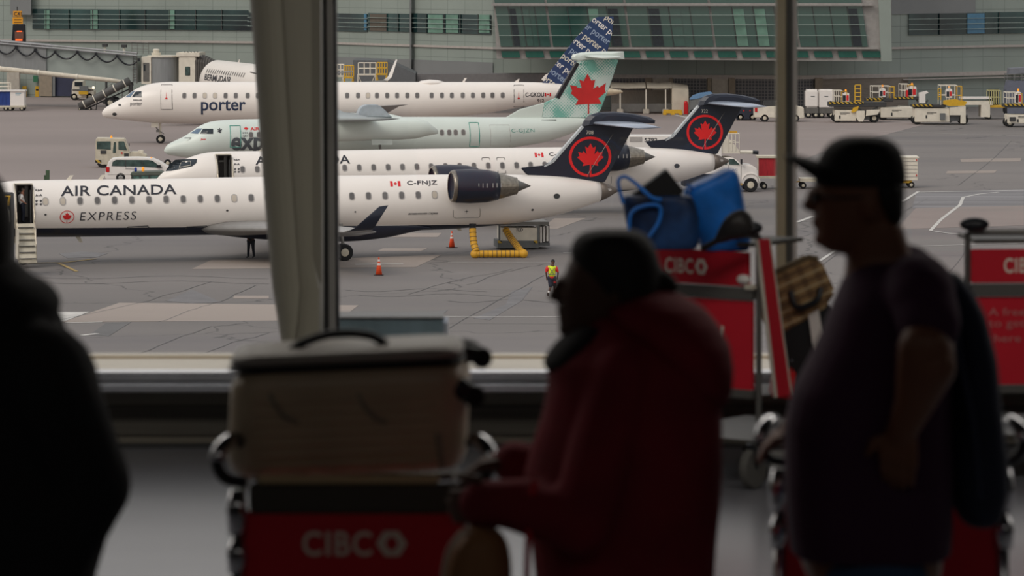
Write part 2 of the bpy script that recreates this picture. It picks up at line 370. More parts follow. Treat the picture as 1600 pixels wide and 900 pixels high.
# ground storey: openings, pilasters, garage wall
gr = mat('steel_grille', (66, 66, 72), .5)
t = gr.node_tree; b, base = base_link(gr); gg = t.nodes.new('ShaderNodeTexCoord'); sp = t.nodes.new('ShaderNodeSeparateXYZ'); t.links.new(gg.outputs['Object'], sp.inputs[0])
gl = nmath(t, 'MAXIMUM', grid(sp.outputs[0], .32, .08), grid(sp.outputs[2], .32, .08)); t.links.new(nmix(t, gl, base, lin((118, 116, 114))), b.inputs['Base Color'])
for a, c in ((955, 1008), (1051, 1104), (1148, 1213), (1245, 1272)): patch_on_wall('grille', a, c, 121.5, 172, gr, .2, .3)
tan = mat('tan_pilaster', (140, 128, 112), .8); lg = mat('light_concrete', (176, 168, 156), .8)
for a, c in ((1008, 1018), (1105, 1111), (1138, 1148), (1273, 1285), (1045, 1051)): patch_on_wall('pilaster', a, c, 121.5, 172, tan, .5, .4)
for a, c in ((1019, 1046), (1112, 1137)): patch_on_wall('door', a, c, 122, 172, lg, .3, .3)
brick = mat('garage_wall', (132, 122, 112), .85, var=.2, scale=2, stretch=(.4, .4, 8))
patch_on_wall('garage_wall', 1285, 1419, 121.5, 176, brick, .3, .2)
patch_on_wall('doorway', 1545, 1560, 139, 176, nearblack, .2, .2)
blue_d = mat('dark_blue_doors', (44, 48, 72), .6, var=.4, scale=.6)
patch_on_wall('gateway', 87, 116, 120, 150, blue_d, .3, .3); patch_on_wall('concrete_pier', 62, 82, 108, 150, tan, .6, .5); patch_on_wall('concrete_pier', 83, 87, 118, 150, midgrey, .6, .5)
patch_on_wall('concrete_pier', 14, 30, 113, 150, lg, 2.0, 1); patch_on_wall('green_sign', 53, 60, 118, 128, mat('green_sign', (40, 100, 70)), .6, .2)
patch_on_wall('canopy', 1410, 1600, 121, 122.5, band, .8, .5)
# projecting glazed lounge
YB = 374.0
lounge = T('glazed_lounge', 'projecting lounge of sloping green glass in grey frames on terminal front', 'building', (0, YB, 0))
gg_ = mat('green_glass', (60, 104, 92), .08, var=.5, scale=.1, spec=.9, col2=(58, 88, 80))
frm = mat('lounge_frame', (152, 148, 144), .5)
def lp(px, py, v=0): return lounge.L(px, py, v)
def quad(name, pts, m, v0, v1, parent=lounge):
    return M().prism([(lp(x, y, 0).x, lp(x, y, 0).z) for x, y in pts], v0, v1).build(name, m, parent)
quad('shell', [(763, -160), (1394, -160), (1394, 96), (776, 92)], frm, .5, 7.4)
quad('side_fascia', [(1366, -160), (1389, -160), (1394, 96), (1377, 96)], fac, .2, .6)
def sl_x(x, y): return x+(y-70)*.14*(1 if x < 2000 else 0)
cols = [781, 863, 986, 1118, 1250, 1359]
for i in range(5):
    a, c = cols[i], cols[i+1]
    w_ = quad('window', [(sl_x(a, -2)+1, -2), (sl_x(c, -2)-3, -2), (sl_x(c, 73)-3, 73), (sl_x(a, 73)+1, 73)], gg_, .3, .5); w_['label'] = 'large green glazed bay'
    for q in range(1, 4):
        f_ = q/4; quad('mullion', [(sl_x(a+(c-a)*f_, 10), 10), (sl_x(a+(c-a)*f_, 10)+.8, 10), (sl_x(a+(c-a)*f_, 73)+.8, 73), (sl_x(a+(c-a)*f_, 73), 73)], darkgrey, .2, .3, w_)
        if random.random() < .7: quad('pane', [(sl_x(a+(c-a)*f_, 14)+2, 14), (sl_x(a+(c-a)*(f_+.14), 14), 14), (sl_x(a+(c-a)*(f_+.14), 72), 72), (sl_x(a+(c-a)*f_, 72)+2, 72)], random.choice((lt, gg_, glassdark)), .22, .28, w_)
    w2 = quad('window', [(sl_x(a, -20)+1, -120), (sl_x(c, -20)-3, -120), (sl_x(c, -9)-3, -9), (sl_x(a, -9)+1, 6-15)], gg_, .3, .5)
    for y in (23, 38, 55): quad('louvre', [(sl_x(a, y), y), (sl_x(c, y), y), (sl_x(c, y), y+.7), (sl_x(a, y), y+.7)], dk, 0, .12, w_)
x = 783
while x < 1352:
    w_ = quad('window', [(x, 80), (x+28, 80), (x+30, 90), (x+2, 90)], mat('low_green_glass', (36, 92, 80), .1) if x == 783 else w_.data.materials[0], .3, .5); x += 37.6
quad('sill', [(770, 74), (1372, 74), (1373, 77), (770, 77)], frm, 0, .5); quad('transom', [(768, 5), (1364, 5), (1365, 9), (768, 9)], frm, -.1, .5)
# ================= aircraft =================
def catmull(P, n):
    out = []
    for i in range(len(P)-1):
        p0, p1, p2, p3 = P[max(i-1, 0)], P[i], P[i+1], P[min(i+2, len(P)-1)]
        for k in range(n):
            q = k/n; h1, h2 = 2*q**3-3*q*q+1, -2*q**3+3*q*q; h3, h4 = q**3-2*q*q+q, q**3-q*q; d = p2[0]-p1[0]; r = [p1[0]+d*q]
            for j in range(1, len(p1)):
                m1 = (p2[j]-p0[j])/max(p2[0]-p0[0], 1e-6)*d; m2 = (p3[j]-p1[j])/max(p3[0]-p1[0], 1e-6)*d
                lo, hi = min(p1[j], p2[j]), max(p1[j], p2[j]); r.append(min(max(h1*p1[j]+h2*p2[j]+h3*m1+h4*m2, lo), hi))
            out.append(tuple(r))
    return out+[tuple(P[-1])]
class Hull:                              # lofted fuselage from (x, z bottom, z top) stations
    def __init__(s, S, ryk=1.0): s.S = catmull(S, 6); s.k = ryk
    def at(s, x):
        S = s.S; x = min(max(x, S[0][0]), S[-1][0])
        for a, b in zip(S, S[1:]):
            if x <= b[0]:
                f = (x-a[0])/max(b[0]-a[0], 1e-6); return (a[1]+(b[1]-a[1])*f+a[2]+(b[2]-a[2])*f)/2, (a[2]-a[1]+(b[2]-b[1]-a[2]+a[1])*f)/2
        return (S[-1][1]+S[-1][2])/2, (S[-1][2]-S[-1][1])/2
    def surf(s, x, z, off=.012):
        zc, r = s.at(x); q = max(-.97, min(.97, (z-zc)/max(r, .01))); return -s.k*r*math.sqrt(1-q*q)-off
    def P(s, x, z, off=.012): return Vector((x, s.surf(x, z, off), z))
    def px(s, t, px, py):                # pixel -> point of the near flank
        v = -1.2
        for _ in range(4): q = t.L(px, py, v); v = s.surf(q.x, q.z, 0)
        return q
    def mesh(s, x0=None, x1=None, n=40):
        mb = M(); R = []
        for x, zb, zt in s.S:
            if (x0 is not None and x < x0-1e-6) or (x1 is not None and x > x1+1e-6): continue
            zc, r = (zb+zt)/2, max((zt-zb)/2, .02); R.append([Vector((x, s.k*r*math.cos(2*PI*k/n), zc+r*math.sin(2*PI*k/n))) for k in range(n)])
        return mb.rings(R)
def hull_decal(h, b, name, m, t, u0, u1, v0, v1, step=.12, off=.014, label=None):
    return decal(slices(fit(b, u0, u1, v0, v1), step), lambda u, v: h.P(u, v, off), name, m, t, label)
def px_decal(h, t, b, name, m, x0, x1, y0, y1, tilt=0, off=.016, step=.12, label=None):   # lettering between pixel bounds (y0 upper); tilt: rise in m from left to right
    p = h.px(t, x0, (y0+y1)/2); q = h.px(t, x1, (y0+y1)/2); a = h.px(t, (x0+x1)/2, y0).z; c = h.px(t, (x0+x1)/2, y1).z
    return decal(slices(fit(b, p.x, q.x, c, a), step), lambda u, v: h.P(u, v+tilt*((u-p.x)/(q.x-p.x)-.5), off), name, m, t, label)
def window_row(h, t, xs, z, w_, h_, m, every=(), m2=None, name='window'):
    for i, x in enumerate(xs):
        b = poly_bm(rrect(w_, h_, min(w_, h_)*.38))
        f = decal(slices(b, .1), lambda u, v: h.P(x+u, z+v, .012), name, (m2 if i in every else m), t, 'window with its shade down' if i in every else None)
        decal(frame_bm(w_+.07, h_+.07, .14, .04), lambda u, v: h.P(x+u, z+v, .016), 'window_frame', winframe, f)
winframe = mat('window_frame', (176, 170, 166), .5)
def airfoil(xle, ch, y, z, th, n=8, dz=0):
    up, lo = [], []
    for i in range(n+1):
        q = .5-.5*math.cos(PI*i/n); tt = th*5*(.2969*math.sqrt(q)-.126*q-.3516*q*q+.2843*q**3-.1*q**4)*ch
        up.append((q, tt)); lo.append((q, -tt))
    P = up+list(reversed(lo[1:-1])); return [Vector((xle+q*ch, y, z+tt+dz*q)) for q, tt in P]
def wing(stations, name, m, t, **k):     # stations: (x leading, chord, y, z, thickness ratio)
    return M().rings([airfoil(*s) for s in stations]).build(name, m, t, smooth=True, **k)
def wheel(t, x, y, r, w_, name='wheel', par_=None, m=None):
    o = M().lathe([(-w_/2, r*.55), (-w_/2, r*.9), (-w_*.3, r), (w_*.3, r), (w_/2, r*.9), (w_/2, r*.55)], (x, y, r), (0, 1, 0), 24).build(name, rubber, par_ or t, smooth=False)
    M().lathe([(-w_/2-.02, r*.12), (-w_/2-.02, r*.3), (-w_/2+.01, r*.56), (w_/2-.01, r*.56), (w_/2+.02, r*.3), (w_/2+.02, r*.1)], (x, y, r), (0, 1, 0), 16).build('hub', m or cream, o)
    return o
def flag(h, t, x0, x1, y0, y1, sh=.12):
    g = h.px(t, x0, y0); q = h.px(t, x1, y1); a = poly_bm([(0, 0), (1, 0), (1, 2), (0, 2)]); c = poly_bm([(3, 0), (4, 0), (4, 2), (3, 2)]); l = scaled(leaf_bm(), .75, .75, 2, 1)
    b = merge(a, c, l)
    for v in b.verts: v.co.x += v.co.y*sh
    hull_decal(h, b, 'flag', red, t, g.x, q.x, q.z, g.z, label='red and white national flag')
def panel_line(h, t, pts, name='panel_outline', m=None, wd=.03, closed=True):
    P = [h.px(t, x, y) for x, y in pts]; 
    if closed: P.append(P[0])
    A = []
    for p, q in zip(P, P[1:]):
        for k in range(4): z = p.z+(q.z-p.z)*k/4; x = p.x+(q.x-p.x)*k/4; A.append(h.P(x, z, .005))
    A.append(h.P(P[-1].x, P[-1].z, .005)); M().tube(A, wd/2, 5).build(name, m or greymetal, t)
REF = None
def crj(label, loc, rz, second=False):
    global REF
    t = T('regional_jet', label, 'airplane', loc, rz)
    if REF is None: REF = t
    R = REF
    tr = [(-86, 333, 336), (-80, 326, 341), (-68, 316, 348), (-48, 303, 358), (-20, 291, 366), (8, 284, 369.5), (50, 281.5, 370.5), (200, 280, 369), (340, 277.5, 367), (480, 275, 364), (620, 273.5, 361), (700, 272.5, 358), (760, 272.5, 353.5), (820, 273, 346), (880, 276, 333.5), (936, 284, 315)]
    S = [(R.L(x, a).x, R.L(x, b).z, R.L(x, a).z) for x, a, b in tr]
    h = Hull(S); hm = M(); xd = R.L(38, 320, -1.1).x; z0, z1 = h.px(R, 38, 350).z, h.px(R, 38, 288).z
    cut = M().box(xd-.43, xd+.43, -3, -.15, z0, z1).build('cut', white)
    full = belly(mat('airliner_white' , (240, 232, 224), .3, var=.03, scale=.5), -14.1, 1.93, -.0115, (24, 30, 48))
    h.mesh().build('fuselage', full, t, smooth=False, cut=cut)
    fz_ = [c for c in t.e.children if c.name.startswith('fuselage')][0]
    fz_.data.polygons.foreach_set('use_smooth', [abs(p.normal.y)+abs(p.normal.z) > .2 and p.area < 2.5 and not (abs(p.center.x-xd) < .44 and z0-.01 < p.center.z < z1+.01 and p.center.y < -.1) for p in fz_.data.polygons])
    # cabin lining of the open doorway, frame, sill
    mb = M(); mb.box(xd-.425, xd+.425, -.22, -.16, z0+.005, z1-.005); mb.box(xd-.425, xd-.38, -1.1, -.2, z0+.005, z1-.005); mb.box(xd+.38, xd+.425, -1.1, -.2, z0+.005, z1-.005); mb.box(xd-.42, xd+.42, -1.2, -.2, z0+.003, z0+.03); mb.box(xd-.42, xd+.42, -.95, -.2, z1-.04, z1-.005)
    mb.build('door_lining', mat('doorway_lining', (70, 66, 64), .8), t)
    fr = [(xd-.46, z0-.02), (xd-.46, z1+.02), (xd+.46, z1+.02), (xd+.46, z0-.02)]
    A = [h.P(a[0]+(b[0]-a[0])*k/6, a[1]+(b[1]-a[1])*k/6, .01) for a, b in zip(fr, fr[1:]+fr[:1]) for k in range(6)]
    M().tube(A+[A[0]], .035, 6).build('door_frame', cream, t)
    mb = M(); mb.box(xd+.12, xd+.3, -.3, -.24, z0+.3, z1-.1); mb.box(xd-.2, xd+.3, -.32, -.24, z1-.45, z1-.35); mb.build('galley_panel', greymetal, t)
    M().rings([[Vector((xd+.3, h.surf(xd, z0+.9)*.9, z0)), Vector((xd+.34, -.6, z0)), Vector((xd+.34, -.6, z0+1.7)), Vector((xd+.3, -1.0, z0+1.7))], [Vector((xd+.34, h.surf(xd, z0+.9)*.9, z0)), Vector((xd+.38, -.6, z0)), Vector((xd+.38, -.6, z0+1.7)), Vector((xd+.34, -1.0, z0+1.7))]]).build('curtain', darkgrey, t)
    # fold-down stair
    sy, sb = h.surf(xd, z0+.1, 0), (.34 if not second else .6)
    st = M(); st.prism([(sy+.05, z0+.02), (sy-.1, z0+.02), (sy-1.15, sb+.05), (sy-1.15, sb-.08), (sy-.95, sb-.08), (sy+.15, z0-.3)], xd-.46, xd+.46, 'x')
    stair = st.build('airstair', cream, t)
    mb = M()
    for k in range(6):
        f_ = (k+.6)/6; y, z = sy-.1-1.05*f_, z0-(z0-sb)*f_; mb.box(xd-.4, xd+.4, y-.1, y+.1, z+.01, z+.05)
    mb.build('step', greymetal, stair); mb = M()
    for sx_ in (-.46, .44):
        mb.tube([(xd+sx_, sy+.1, z0+.1), (xd+sx_, sy-.05, z0+1.0), (xd+sx_, sy-1.0, sb+.85), (xd+sx_, sy-1.15, sb+.05)], .022, 6)
        mb.tube([(xd+sx_, sy-.45, z0-.25), (xd+sx_, sy-.5, z0+.62)], .018, 6)
    mb.build('handrail', steel, stair)
    mb = M(); mb.box(xd-.5, xd-.44, sy-1.0, sy-.1, sb+.1, z0-.2); mb.box(xd+.44, xd+.5, sy-.6, sy-.1, sb+.7, z0-.2); mb.box(xd+.2, xd+.38, sy-1.17, sy-1.1, sb+.1, sb+.16); mb.build('side_skirt', offwhite, stair)
    # cockpit glazing
    gx = [(-70, 318), (-62, 306), (-52, 297), (-12, 295.5), (-14, 303), (-22, 309), (-40, 313), (-58, 317)]
    pts = []
    for x, y in gx: q = h.px(R, x, y); pts.append((q.x, q.z))
    fr_ = poly_bm(pts); bmesh.ops.subdivide_edges(fr_, edges=fr_.edges[:], cuts=3, use_grid_fill=True)
    wsm = decal(slices(fr_, .1), lambda u, v: h.P(u, v, .02), 'windshield', glassdark, t)
    a = [h.px(R, x, y) for x, y in ((-45, 311), (-40, 300), (-24, 299.5), (-24, 307))]
    M().tube([h.P(p.x, p.z, .03) for p in a+[a[0]]], .02, 5).build('windshield_frame', offwhite, wsm)
    # windows
    n, pitch, zw = 21, .787, h.px(R, 375, 309.5).z
    xs = [h.px(R, 71, 315).x+k*(h.px(R, 679, 303).x-h.px(R, 71, 315).x)/23 for k in range(24)]
    window_row(h, t, xs, zw, .25, .35, cabwin, (0, 1, 11, 23) if not second else (), shade)
    # marks
    for (x0, x1, y0, y1, s_, sh) in ([(94, 275, 289, 305, 'AIR CANADA', .12)]):
        b = text_bm(s_, .015, .1, 1.05)
        px_decal(h, R, b, 'lettering', ink, x0, x1 if not second else x1-6, y0, y1, 0).parent = t.e
    px_decal(h, R, text_bm('EXPRESS', -.005, .1, 1.2), 'lettering', ink, 125, 213, 331, 344, 0).parent = t.e
    def emb(x0, x1, y0, y1, nm='round_emblem'):
        b = merge(ring_bm(.9), scaled(leaf_bm(), .72, .78, 0, -.05), scaled(poly_bm([(-.05, -1), (.05, -1), (.05, -.6), (-.05, -.6)]), 1, 1)); o = px_decal(h, R, b, nm, red, x0, x1, y0, y1, label='red maple leaf in a red ring'); o.parent = t.e
    emb(93.5, 116, 329, 349)
    c0 = h.px(R, 53, 320).x
    for k, (sz, txt) in enumerate([(295, '=A='), (303, 'A•A'), (312, '∴∵'), (317, '∵∴')]):
        px_decal(h, R, text_bm(txt if k < 2 else '* *', .02), 'door_marking', ink, 55, 66, sz, sz+4).parent = t.e
    g = h.px(R, 608, 283); q = h.px(R, 627, 291); b = merge(poly_bm([(0, 0), (1, 0), (1, 2), (0, 2)]), poly_bm([(3, 0), (4, 0), (4, 2), (3, 2)]), scaled(leaf_bm(), .75, .75, 2, 1))
    for v in b.verts: v.co.x += v.co.y*.12
    hull_decal(h, b, 'flag', red, t, g.x, q.x, q.z, g.z, label='red and white national flag')
    px_decal(h, R, text_bm('C-FNJZ' if not second else 'C-GNJZ', .02, .1, 1.1), 'registration', ink, 636, 684, 282, 290.5).parent = t.e
    px_decal(h, R, text_bm('BOMBARDIER CRJ900', .02, .2), 'maker_lettering', ink, 638, 684, 332.5, 336).parent = t.e
    for (x0, x1) in ((198, 233), (290, 325)):
        P = [h.px(R, x, y) for x, y in ((x0, 357.5), (x0+2, 354.5), (x1-2, 353), (x1, 356))]
        M().tube([h.P(p.x, p.z, .01) for p in P], .03, 5).build('cargo_door_edge', darkgrey, t)
    for x, y, r in ((870, 306.5, .14), (832, 328, .06), (71, 335.5, .05), (555, 331, .04), (355, 329, .05)):
        q = h.px(R, x, y); decal(scaled(ring_bm(0.01, 16, False), r*1.3, r), lambda u, v: h.P(q.x+u, q.z+v, .014), 'vent', darkgrey, t)
    q = h.px(R, 729, 330.5); b = merge(poly_bm([(-1, 0), (0, .12), (1, 0), (0, -.12)]), poly_bm([(-.12, 0), (0, .9), (.12, 0), (0, -.9)])); decal(scaled(b, .15, .15), lambda u, v: h.P(q.x+u, q.z+v, .014), 'star_marking', ink, t)
    panel_line(h, R, [(708, 328), (708, 339), (712, 341), (748, 340), (750, 338), (750, 326)], 'panel_outline', closed=False, wd=.02)
    [c for c in bpy.data.objects if c.parent is R.e and c.name.startswith('panel_outline')][-1].parent = t.e
    # exit outlines over the wing
    for x in (xs[17]-.1, xs[18]-.05) if second else ():
        A = [h.P(x+u, zw+v, .006) for u, v in rrect(.5, .95, .08, 3)]; M().tube(A+[A[0]], .02, 5).build('exit_outline', greymetal, t)
    if second:
        pass
    # tail cone, probe
    P = [R.L(x, y) for x, y in ((936, 284), (936, 315), (950, 288), (950, 308.5), (962, 293), (962, 301), (966, 295.5), (966, 299))]
    rg_ = [[Vector((P[i].x, (P[i].z-P[i+1].z)/2*math.cos(2*PI*k/24)*.98, (P[i].z+P[i+1].z)/2+(P[i].z-P[i+1].z)/2*math.sin(2*PI*k/24)*1.01)) for k in range(24)] for i in (0, 2, 4, 6)]
    tcone = M().rings(rg_).build('tail_cone', mat('bare_tail_metal', (112, 102, 94), .5, .3), t, smooth=True)
    q = R.L(952, 296.5, -.35); decal(poly_bm(rrect(.25, .13, .06)), lambda u, v: Vector((q.x+u, -.36, q.z+v)), 'exhaust_port', winframe, tcone)
    # belly fairing
    f1 = [(325, 345, 363), (350, 337, 368), (400, 331, 373), (460, 330, 376), (540, 331, 377), (600, 334, 371), (650, 346, 360), (668, 352, 357)]
    Sf = catmull([(R.L(x, a).x, R.L(x, b).z, R.L(x, a).z) for x, a, b in f1], 4)
    rr = []
    for x, zb, zt in Sf:
        zc, hz = (zb+zt)/2, (zt-zb)/2; yy = -h.surf(x, zc, 0)+.12; rr.append([Vector((x, yy*math.copysign(abs(math.cos(2*PI*k/28))**.6, math.cos(2*PI*k/28)), zc+hz*math.sin(2*PI*k/28))) for k in range(28)])
    M().rings(rr).build('belly_fairing', full, t, smooth=True)
    # wings with winglets
    wg = mat('wing_grey', (148, 146, 144), .4, var=.08)
    tipL, tipT = R.L(541, 366, -12.1), R.L(580, 357, -12.1); zt_ = (tipL.z+tipT.z)/2; ch = tipT.x-tipL.x
    wl = [R.L(591, 322, -12.5), R.L(605, 319.5, -12.5)]
    for s_ in (1, -1):
        nm = 'wing'
        wing([(-4.5, 6.6, -s_*1.0, 1.72, .12), (-1.4, 4.1, -s_*4.5, 1.9, .11), (tipL.x-.1, ch+.3, -s_*11.8, zt_-.05, .09), (tipL.x+.05, ch, -s_*12.15, zt_+.05, .07)], nm, wg, t)
        r0 = airfoil(0, 1, 0, 0, .08)
        def wr(xle, c_, y, z, tilt): return [Vector((xle+p.x*c_, y+p.z*c_*s_, z+p.x*c_*tilt)) for p in r0]
        M().rings([wr(tipL.x+.05, ch, -s_*12.1, zt_, .05), wr(tipL.x+.35, ch-.25, -s_*12.35, zt_+.18, 0), wr(wl[0].x, wl[1].x-wl[0].x, -s_*12.75, wl[0].z, .1)]).build('winglet', navy, t, smooth=True)
        for fx, fy in ((.8, 3.4), (1.6, 6.2)): M().lathe([(0, .03), (.5, .16), (1.6, .17), (2.6, .03)], (fx-.6, -s_*fy, 1.72), (1, 0, .02), 12).build('flap_fairing', wg, t, smooth=True)
    # engines
    e0 = R.L(705, 291, -2.15); e1 = R.L(777, 292, -2.15); e2 = R.L(807, 293, -2.15); e3 = R.L(829, 296.5, -2.15)
    for s_ in (1, -1):
        o = (e0.x, -s_*2.15, e0.z); Ln = e1.x-e0.x; axv = (1, 0, -.012)
        pr = [(.25, .5), (.0, .72), (.03, .8), (.25, .87), (1.0, .9), (1.9, .86), (Ln, .74), (Ln, .7)]
        nac = M().lathe(pr, o, axv, 32).build('engine_nacelle', navy, t, smooth=True)
        M().lathe([(-.012, .7), (-.02, .78), (.03, .815), (.16, .865), (.16, .85)], o, axv, 32, cap=False).build('intake_lip', steel, nac, smooth=True)
        nz_ = M().lathe([(Ln-.02, .7), (Ln+.3, .64), (e2.x-e0.x-.1, .46), (e2.x-e0.x, .45), (e2.x-e0.x, .4), (e2.x-e0.x-.1, .38)], o, axv, 28).build('exhaust_nozzle', steel, t, smooth=False)
        M().lathe([(e2.x-e0.x-.1, .33), (e2.x-e0.x+.1, .3), (e3.x-e0.x, .02)], o, axv, 20).build('exhaust_cone', greymetal, nz_, smooth=True)
        M().box(e0.x+.6, e0.x+3.0, min(-s_*.9, -s_*1.6), max(-s_*.9, -s_*1.6), e0.z-.12, e0.z+.12).build('pylon', full, t, bevel=.05)
        mb = M()
        for k in range(6): x = e0.x+1.25+.22*k+(.1 if k > 2 else 0); mb.box(x, x+.04, -s_*2.15-.885*1, -s_*2.15-.87, e0.z-.05, e0.z+.18) if s_ == 1 else mb.box(x, x+.04, 2.15+.87, 2.15+.885, e0.z-.05, e0.z+.18)
        mb.build('nacelle_latch', winframe, nac)
    # fin
    def Q(x, y): p = R.L(x, y); return (p.x, p.z)
    fin = [Q(813.5, 262), Q(849, 258.5), Q(861, 252), Q(884, 226), Q(909, 197), Q(920, 184), Q(1003, 186), Q(987, 203), Q(962, 250), Q(944, 285), Q(880, 282), Q(823, 273)]
    M().prism(fin, -.13, .13).build('fin', navy, t, bevel=.05)
    le = [Q(849, 259.5), Q(862, 251), Q(884, 225.5), Q(909, 196.5), Q(911.5, 198.5), Q(886.5, 228), Q(864, 254), Q(850, 261)]
    M().prism(le, -.145, .145).build('fin_leading_edge', mat('bare_leading_edge', (200, 204, 206), .3, .3), t)
    c_ = R.L(922.5, 245, -.2); w2 = (R.L(956, 245, -.2).x-R.L(889.5, 245, -.2).x)/2; h2 = (R.L(922, 213, -.2).z-R.L(922, 276, -.2).z)/2
    b = merge(ring_bm(.87, 48), scaled(leaf_bm(), .7, .75, .02, -.08), poly_bm([(-.03, -1), (.07, -1), (.06, -.6), (-.03, -.6)]))
    finred = mat('fin_red', (236, 28, 30), .5, var=.02)
    decal(scaled(b, w2, h2), lambda u, v: Vector((c_.x+u, -.142, c_.z+v)), 'round_emblem', finred, t, 'red maple leaf in a red ring')
    p0 = R.L(916.5, 207, -.2); decal(fit(text_bm('708' if not second else '722', .0), 0, .4, -.1, .1), lambda u, v: Vector((p0.x+u, -.142, p0.z+v)), 'fin_number', offwhite, t)
    M().tube([R.L(958, 209, -.14), R.L(917, 275, -.14)], .012, 4).build('rudder_seam', greymetal, t)
    # tailplane bullet and stabilizers
    bul = [Q(909, 197), Q(913, 188), Q(921, 180), Q(935, 175.5), Q(960, 174.5), Q(990, 177.5), Q(1014, 183), Q(1023, 188), Q(1022, 193), Q(1000, 192), Q(960, 196), Q(930, 196)]
    ctr = (sum(p[0] for p in bul)/12, sum(p[1] for p in bul)/12)
    mb = M(); mb.rings([[Vector((ctr[0]+(p[0]-ctr[0])*k, y, ctr[1]+(p[1]-ctr[1])*k)) for p in bul] for y, k in ((-.34, .55), (-.27, .85), (-.1, 1), (.1, 1), (.27, .85), (.34, .55))]); mb.build('tailplane_fairing', navy, t, smooth=False, bevel=0)
    sr_, sg = R.L(926, 192.5, -.3), R.L(1003, 190, -.3); s1, s2 = R.L(991, 200.5, -3.9), R.L(1033, 198.5, -3.9)
    stm = mat('tailplane_grey', (168, 176, 190), .3, var=.05)
    for s_ in (1, -1): wing([(sr_.x, sg.x-sr_.x, -s_*.25, sr_.z, .09), (s1.x, s2.x-s1.x, -s_*4.0, (s1.z+s2.z)/2, .08)], 'stabilizer', stm, t)
    # ventral strake, aerials, lights
    P = [R.L(x, y, -.55) for x, y in ((795, 343), (867, 330.5), (835, 341), (800, 344.5))]
    M().rings([[P[0], P[1], P[2], P[3]], [p+Vector((0, .08, .03)) for p in P]]).build('ventral_strake', full, t)
    for x, y0, y1, lean in ((101, 283, 274, 10), (151, 282, 273, 10)):
        a, c = R.L(x, y0+1), R.L(x+lean, y1); M().prism([(a.x, a.z), (a.x+.26, a.z), (c.x+.12, c.z), (c.x-.05, c.z)], -.02, .02).build('blade_aerial', offwhite, t)
    for x, y0, y1, lean in ((116, 369, 379, 10), (712, 358, 361, 6)):
        a, c = R.L(x, y0-2), R.L(x+lean, y1); M().prism([(a.x, a.z), (a.x+.26, a.z), (c.x+.12, c.z), (c.x-.05, c.z)], -.02, .02).build('blade_aerial', offwhite, t)
    # landing gear
    dz = .25 if second else 0
    gx = R.L(36, 415).x
    M().tube([(gx, 0, .3+dz), (gx, 0, 1.9)], .07, 8).build('nose_gear_strut', offwhite, t)
    for y in (-.2, .2): o = wheel(t, gx, y, .23, .14); o.location.z = dz
    M().box(gx-.5, gx-.1, -.25, -.22, 1.1, 1.55).build('gear_door', offwhite, t)
    mx = R.L(537, 405, -1.9).x
    for s_ in (1, -1):
        M().tube([(mx, -s_*1.9, .4+dz), (mx-.1, -s_*1.7, 1.9)], .09, 8).build('main_gear_strut', greymetal, t)
        for dy in (-.22, .22): o = wheel(t, mx, -s_*1.9+dy, .44, .26); o.location.z = dz
    return t, h
c1 = 441
D1 = F/29.9; crj1, hull1 = crj('white regional jet nearest the glass with open door and red maple leaf fin numbered 708', ((c1-800)*D1/F, D1, 0), math.radians(15))
D2 = F/25.7; crj2, hull2 = crj('second white regional jet behind the nearest one, red maple leaf fin numbered 722', ((691-800)*D2/F, D2, -.25), math.radians(15), True)

# ---------- turboprop ----------
DQ = F/21.8; q4 = T('turboprop_airplane', 'pale mint turboprop with a big red maple leaf on its dotted fin', 'airplane', ((600-800)*DQ/F, DQ, 0), math.radians(14))
def R_(x, y, v=0): return q4.L(x, y, v)
tr = [(256.5, 234, 237), (261, 227, 241), (272, 220.5, 243.5), (288, 213, 246), (300, 205, 248), (312, 197, 249), (328, 190.5, 249), (350, 187.5, 249), (400, 186, 248.5), (560, 183, 246), (700, 182.5, 243), (760, 183, 239), (800, 183, 231), (850, 183, 222.5), (885, 183, 211.5), (912, 184, 200), (936, 186, 192), (945, 188, 190)]
hq = Hull([(R_(x, a).x, R_(x, b).z, R_(x, a).z) for x, a, b in tr])
mint = mat('mint_paint', (214, 222, 214), .35, var=.05, scale=.4)
hq.mesh().build('fuselage', mint, q4, smooth=True)
window_row(hq, q4, [hq.px(q4, x, 207.5).x for x in (392, 404.5, 417, 429, 441, 453, 465, 477, 489, 501, 690.5, 702, 712, 724)], hq.px(q4, 700, 207).z, .27, .38, cabwin)
def glz(h, t, pts, name='windshield', m=None, off=.02):
    pp = [h.px(t, x, y) for x, y in pts]; b = poly_bm([(p.x, p.z) for p in pp]); bmesh.ops.subdivide_edges(b, edges=b.edges[:], cuts=3, use_grid_fill=True)
    return decal(slices(b, .1), lambda u, v: h.P(u, v, off), name, m or glassdark, t)
glz(hq, q4, [(297, 208), (309, 200.5), (316, 200.5), (309, 209)], m=mat('windshield_blue', (96, 116, 136), .1)); glz(hq, q4, [(312, 209), (317, 201), (333, 201), (333, 209)])
panel_line(hq, q4, [(359, 196.5), (375, 196.5), (375.5, 230), (359.5, 230)], 'door_outline', teal, .07)
panel_line(hq, q4, [(732.5, 191.5), (747, 191.5), (748.5, 229), (733.5, 229)], 'door_outline', teal, .07)
panel_line(hq, q4, [(765, 195), (795, 195), (797, 228), (766, 228)], 'panel_outline', winframe, .03); 
px_decal(hq, q4, text_bm('express', .03), 'lettering', mat('grey_lettering', (84, 88, 92)), 361, 470, 214, 243)
px_decal(hq, q4, leaf_bm(), 'maple_leaf', red, 381, 388, 197.5, 204); px_decal(hq, q4, text_bm('AIR CANADA', .03), 'lettering', red, 391, 446, 198.5, 203.5)
px_decal(hq, q4, text_bm('C-GJZN', -.005, 0, 1.1), 'registration', teal, 799, 835, 201, 208.5)
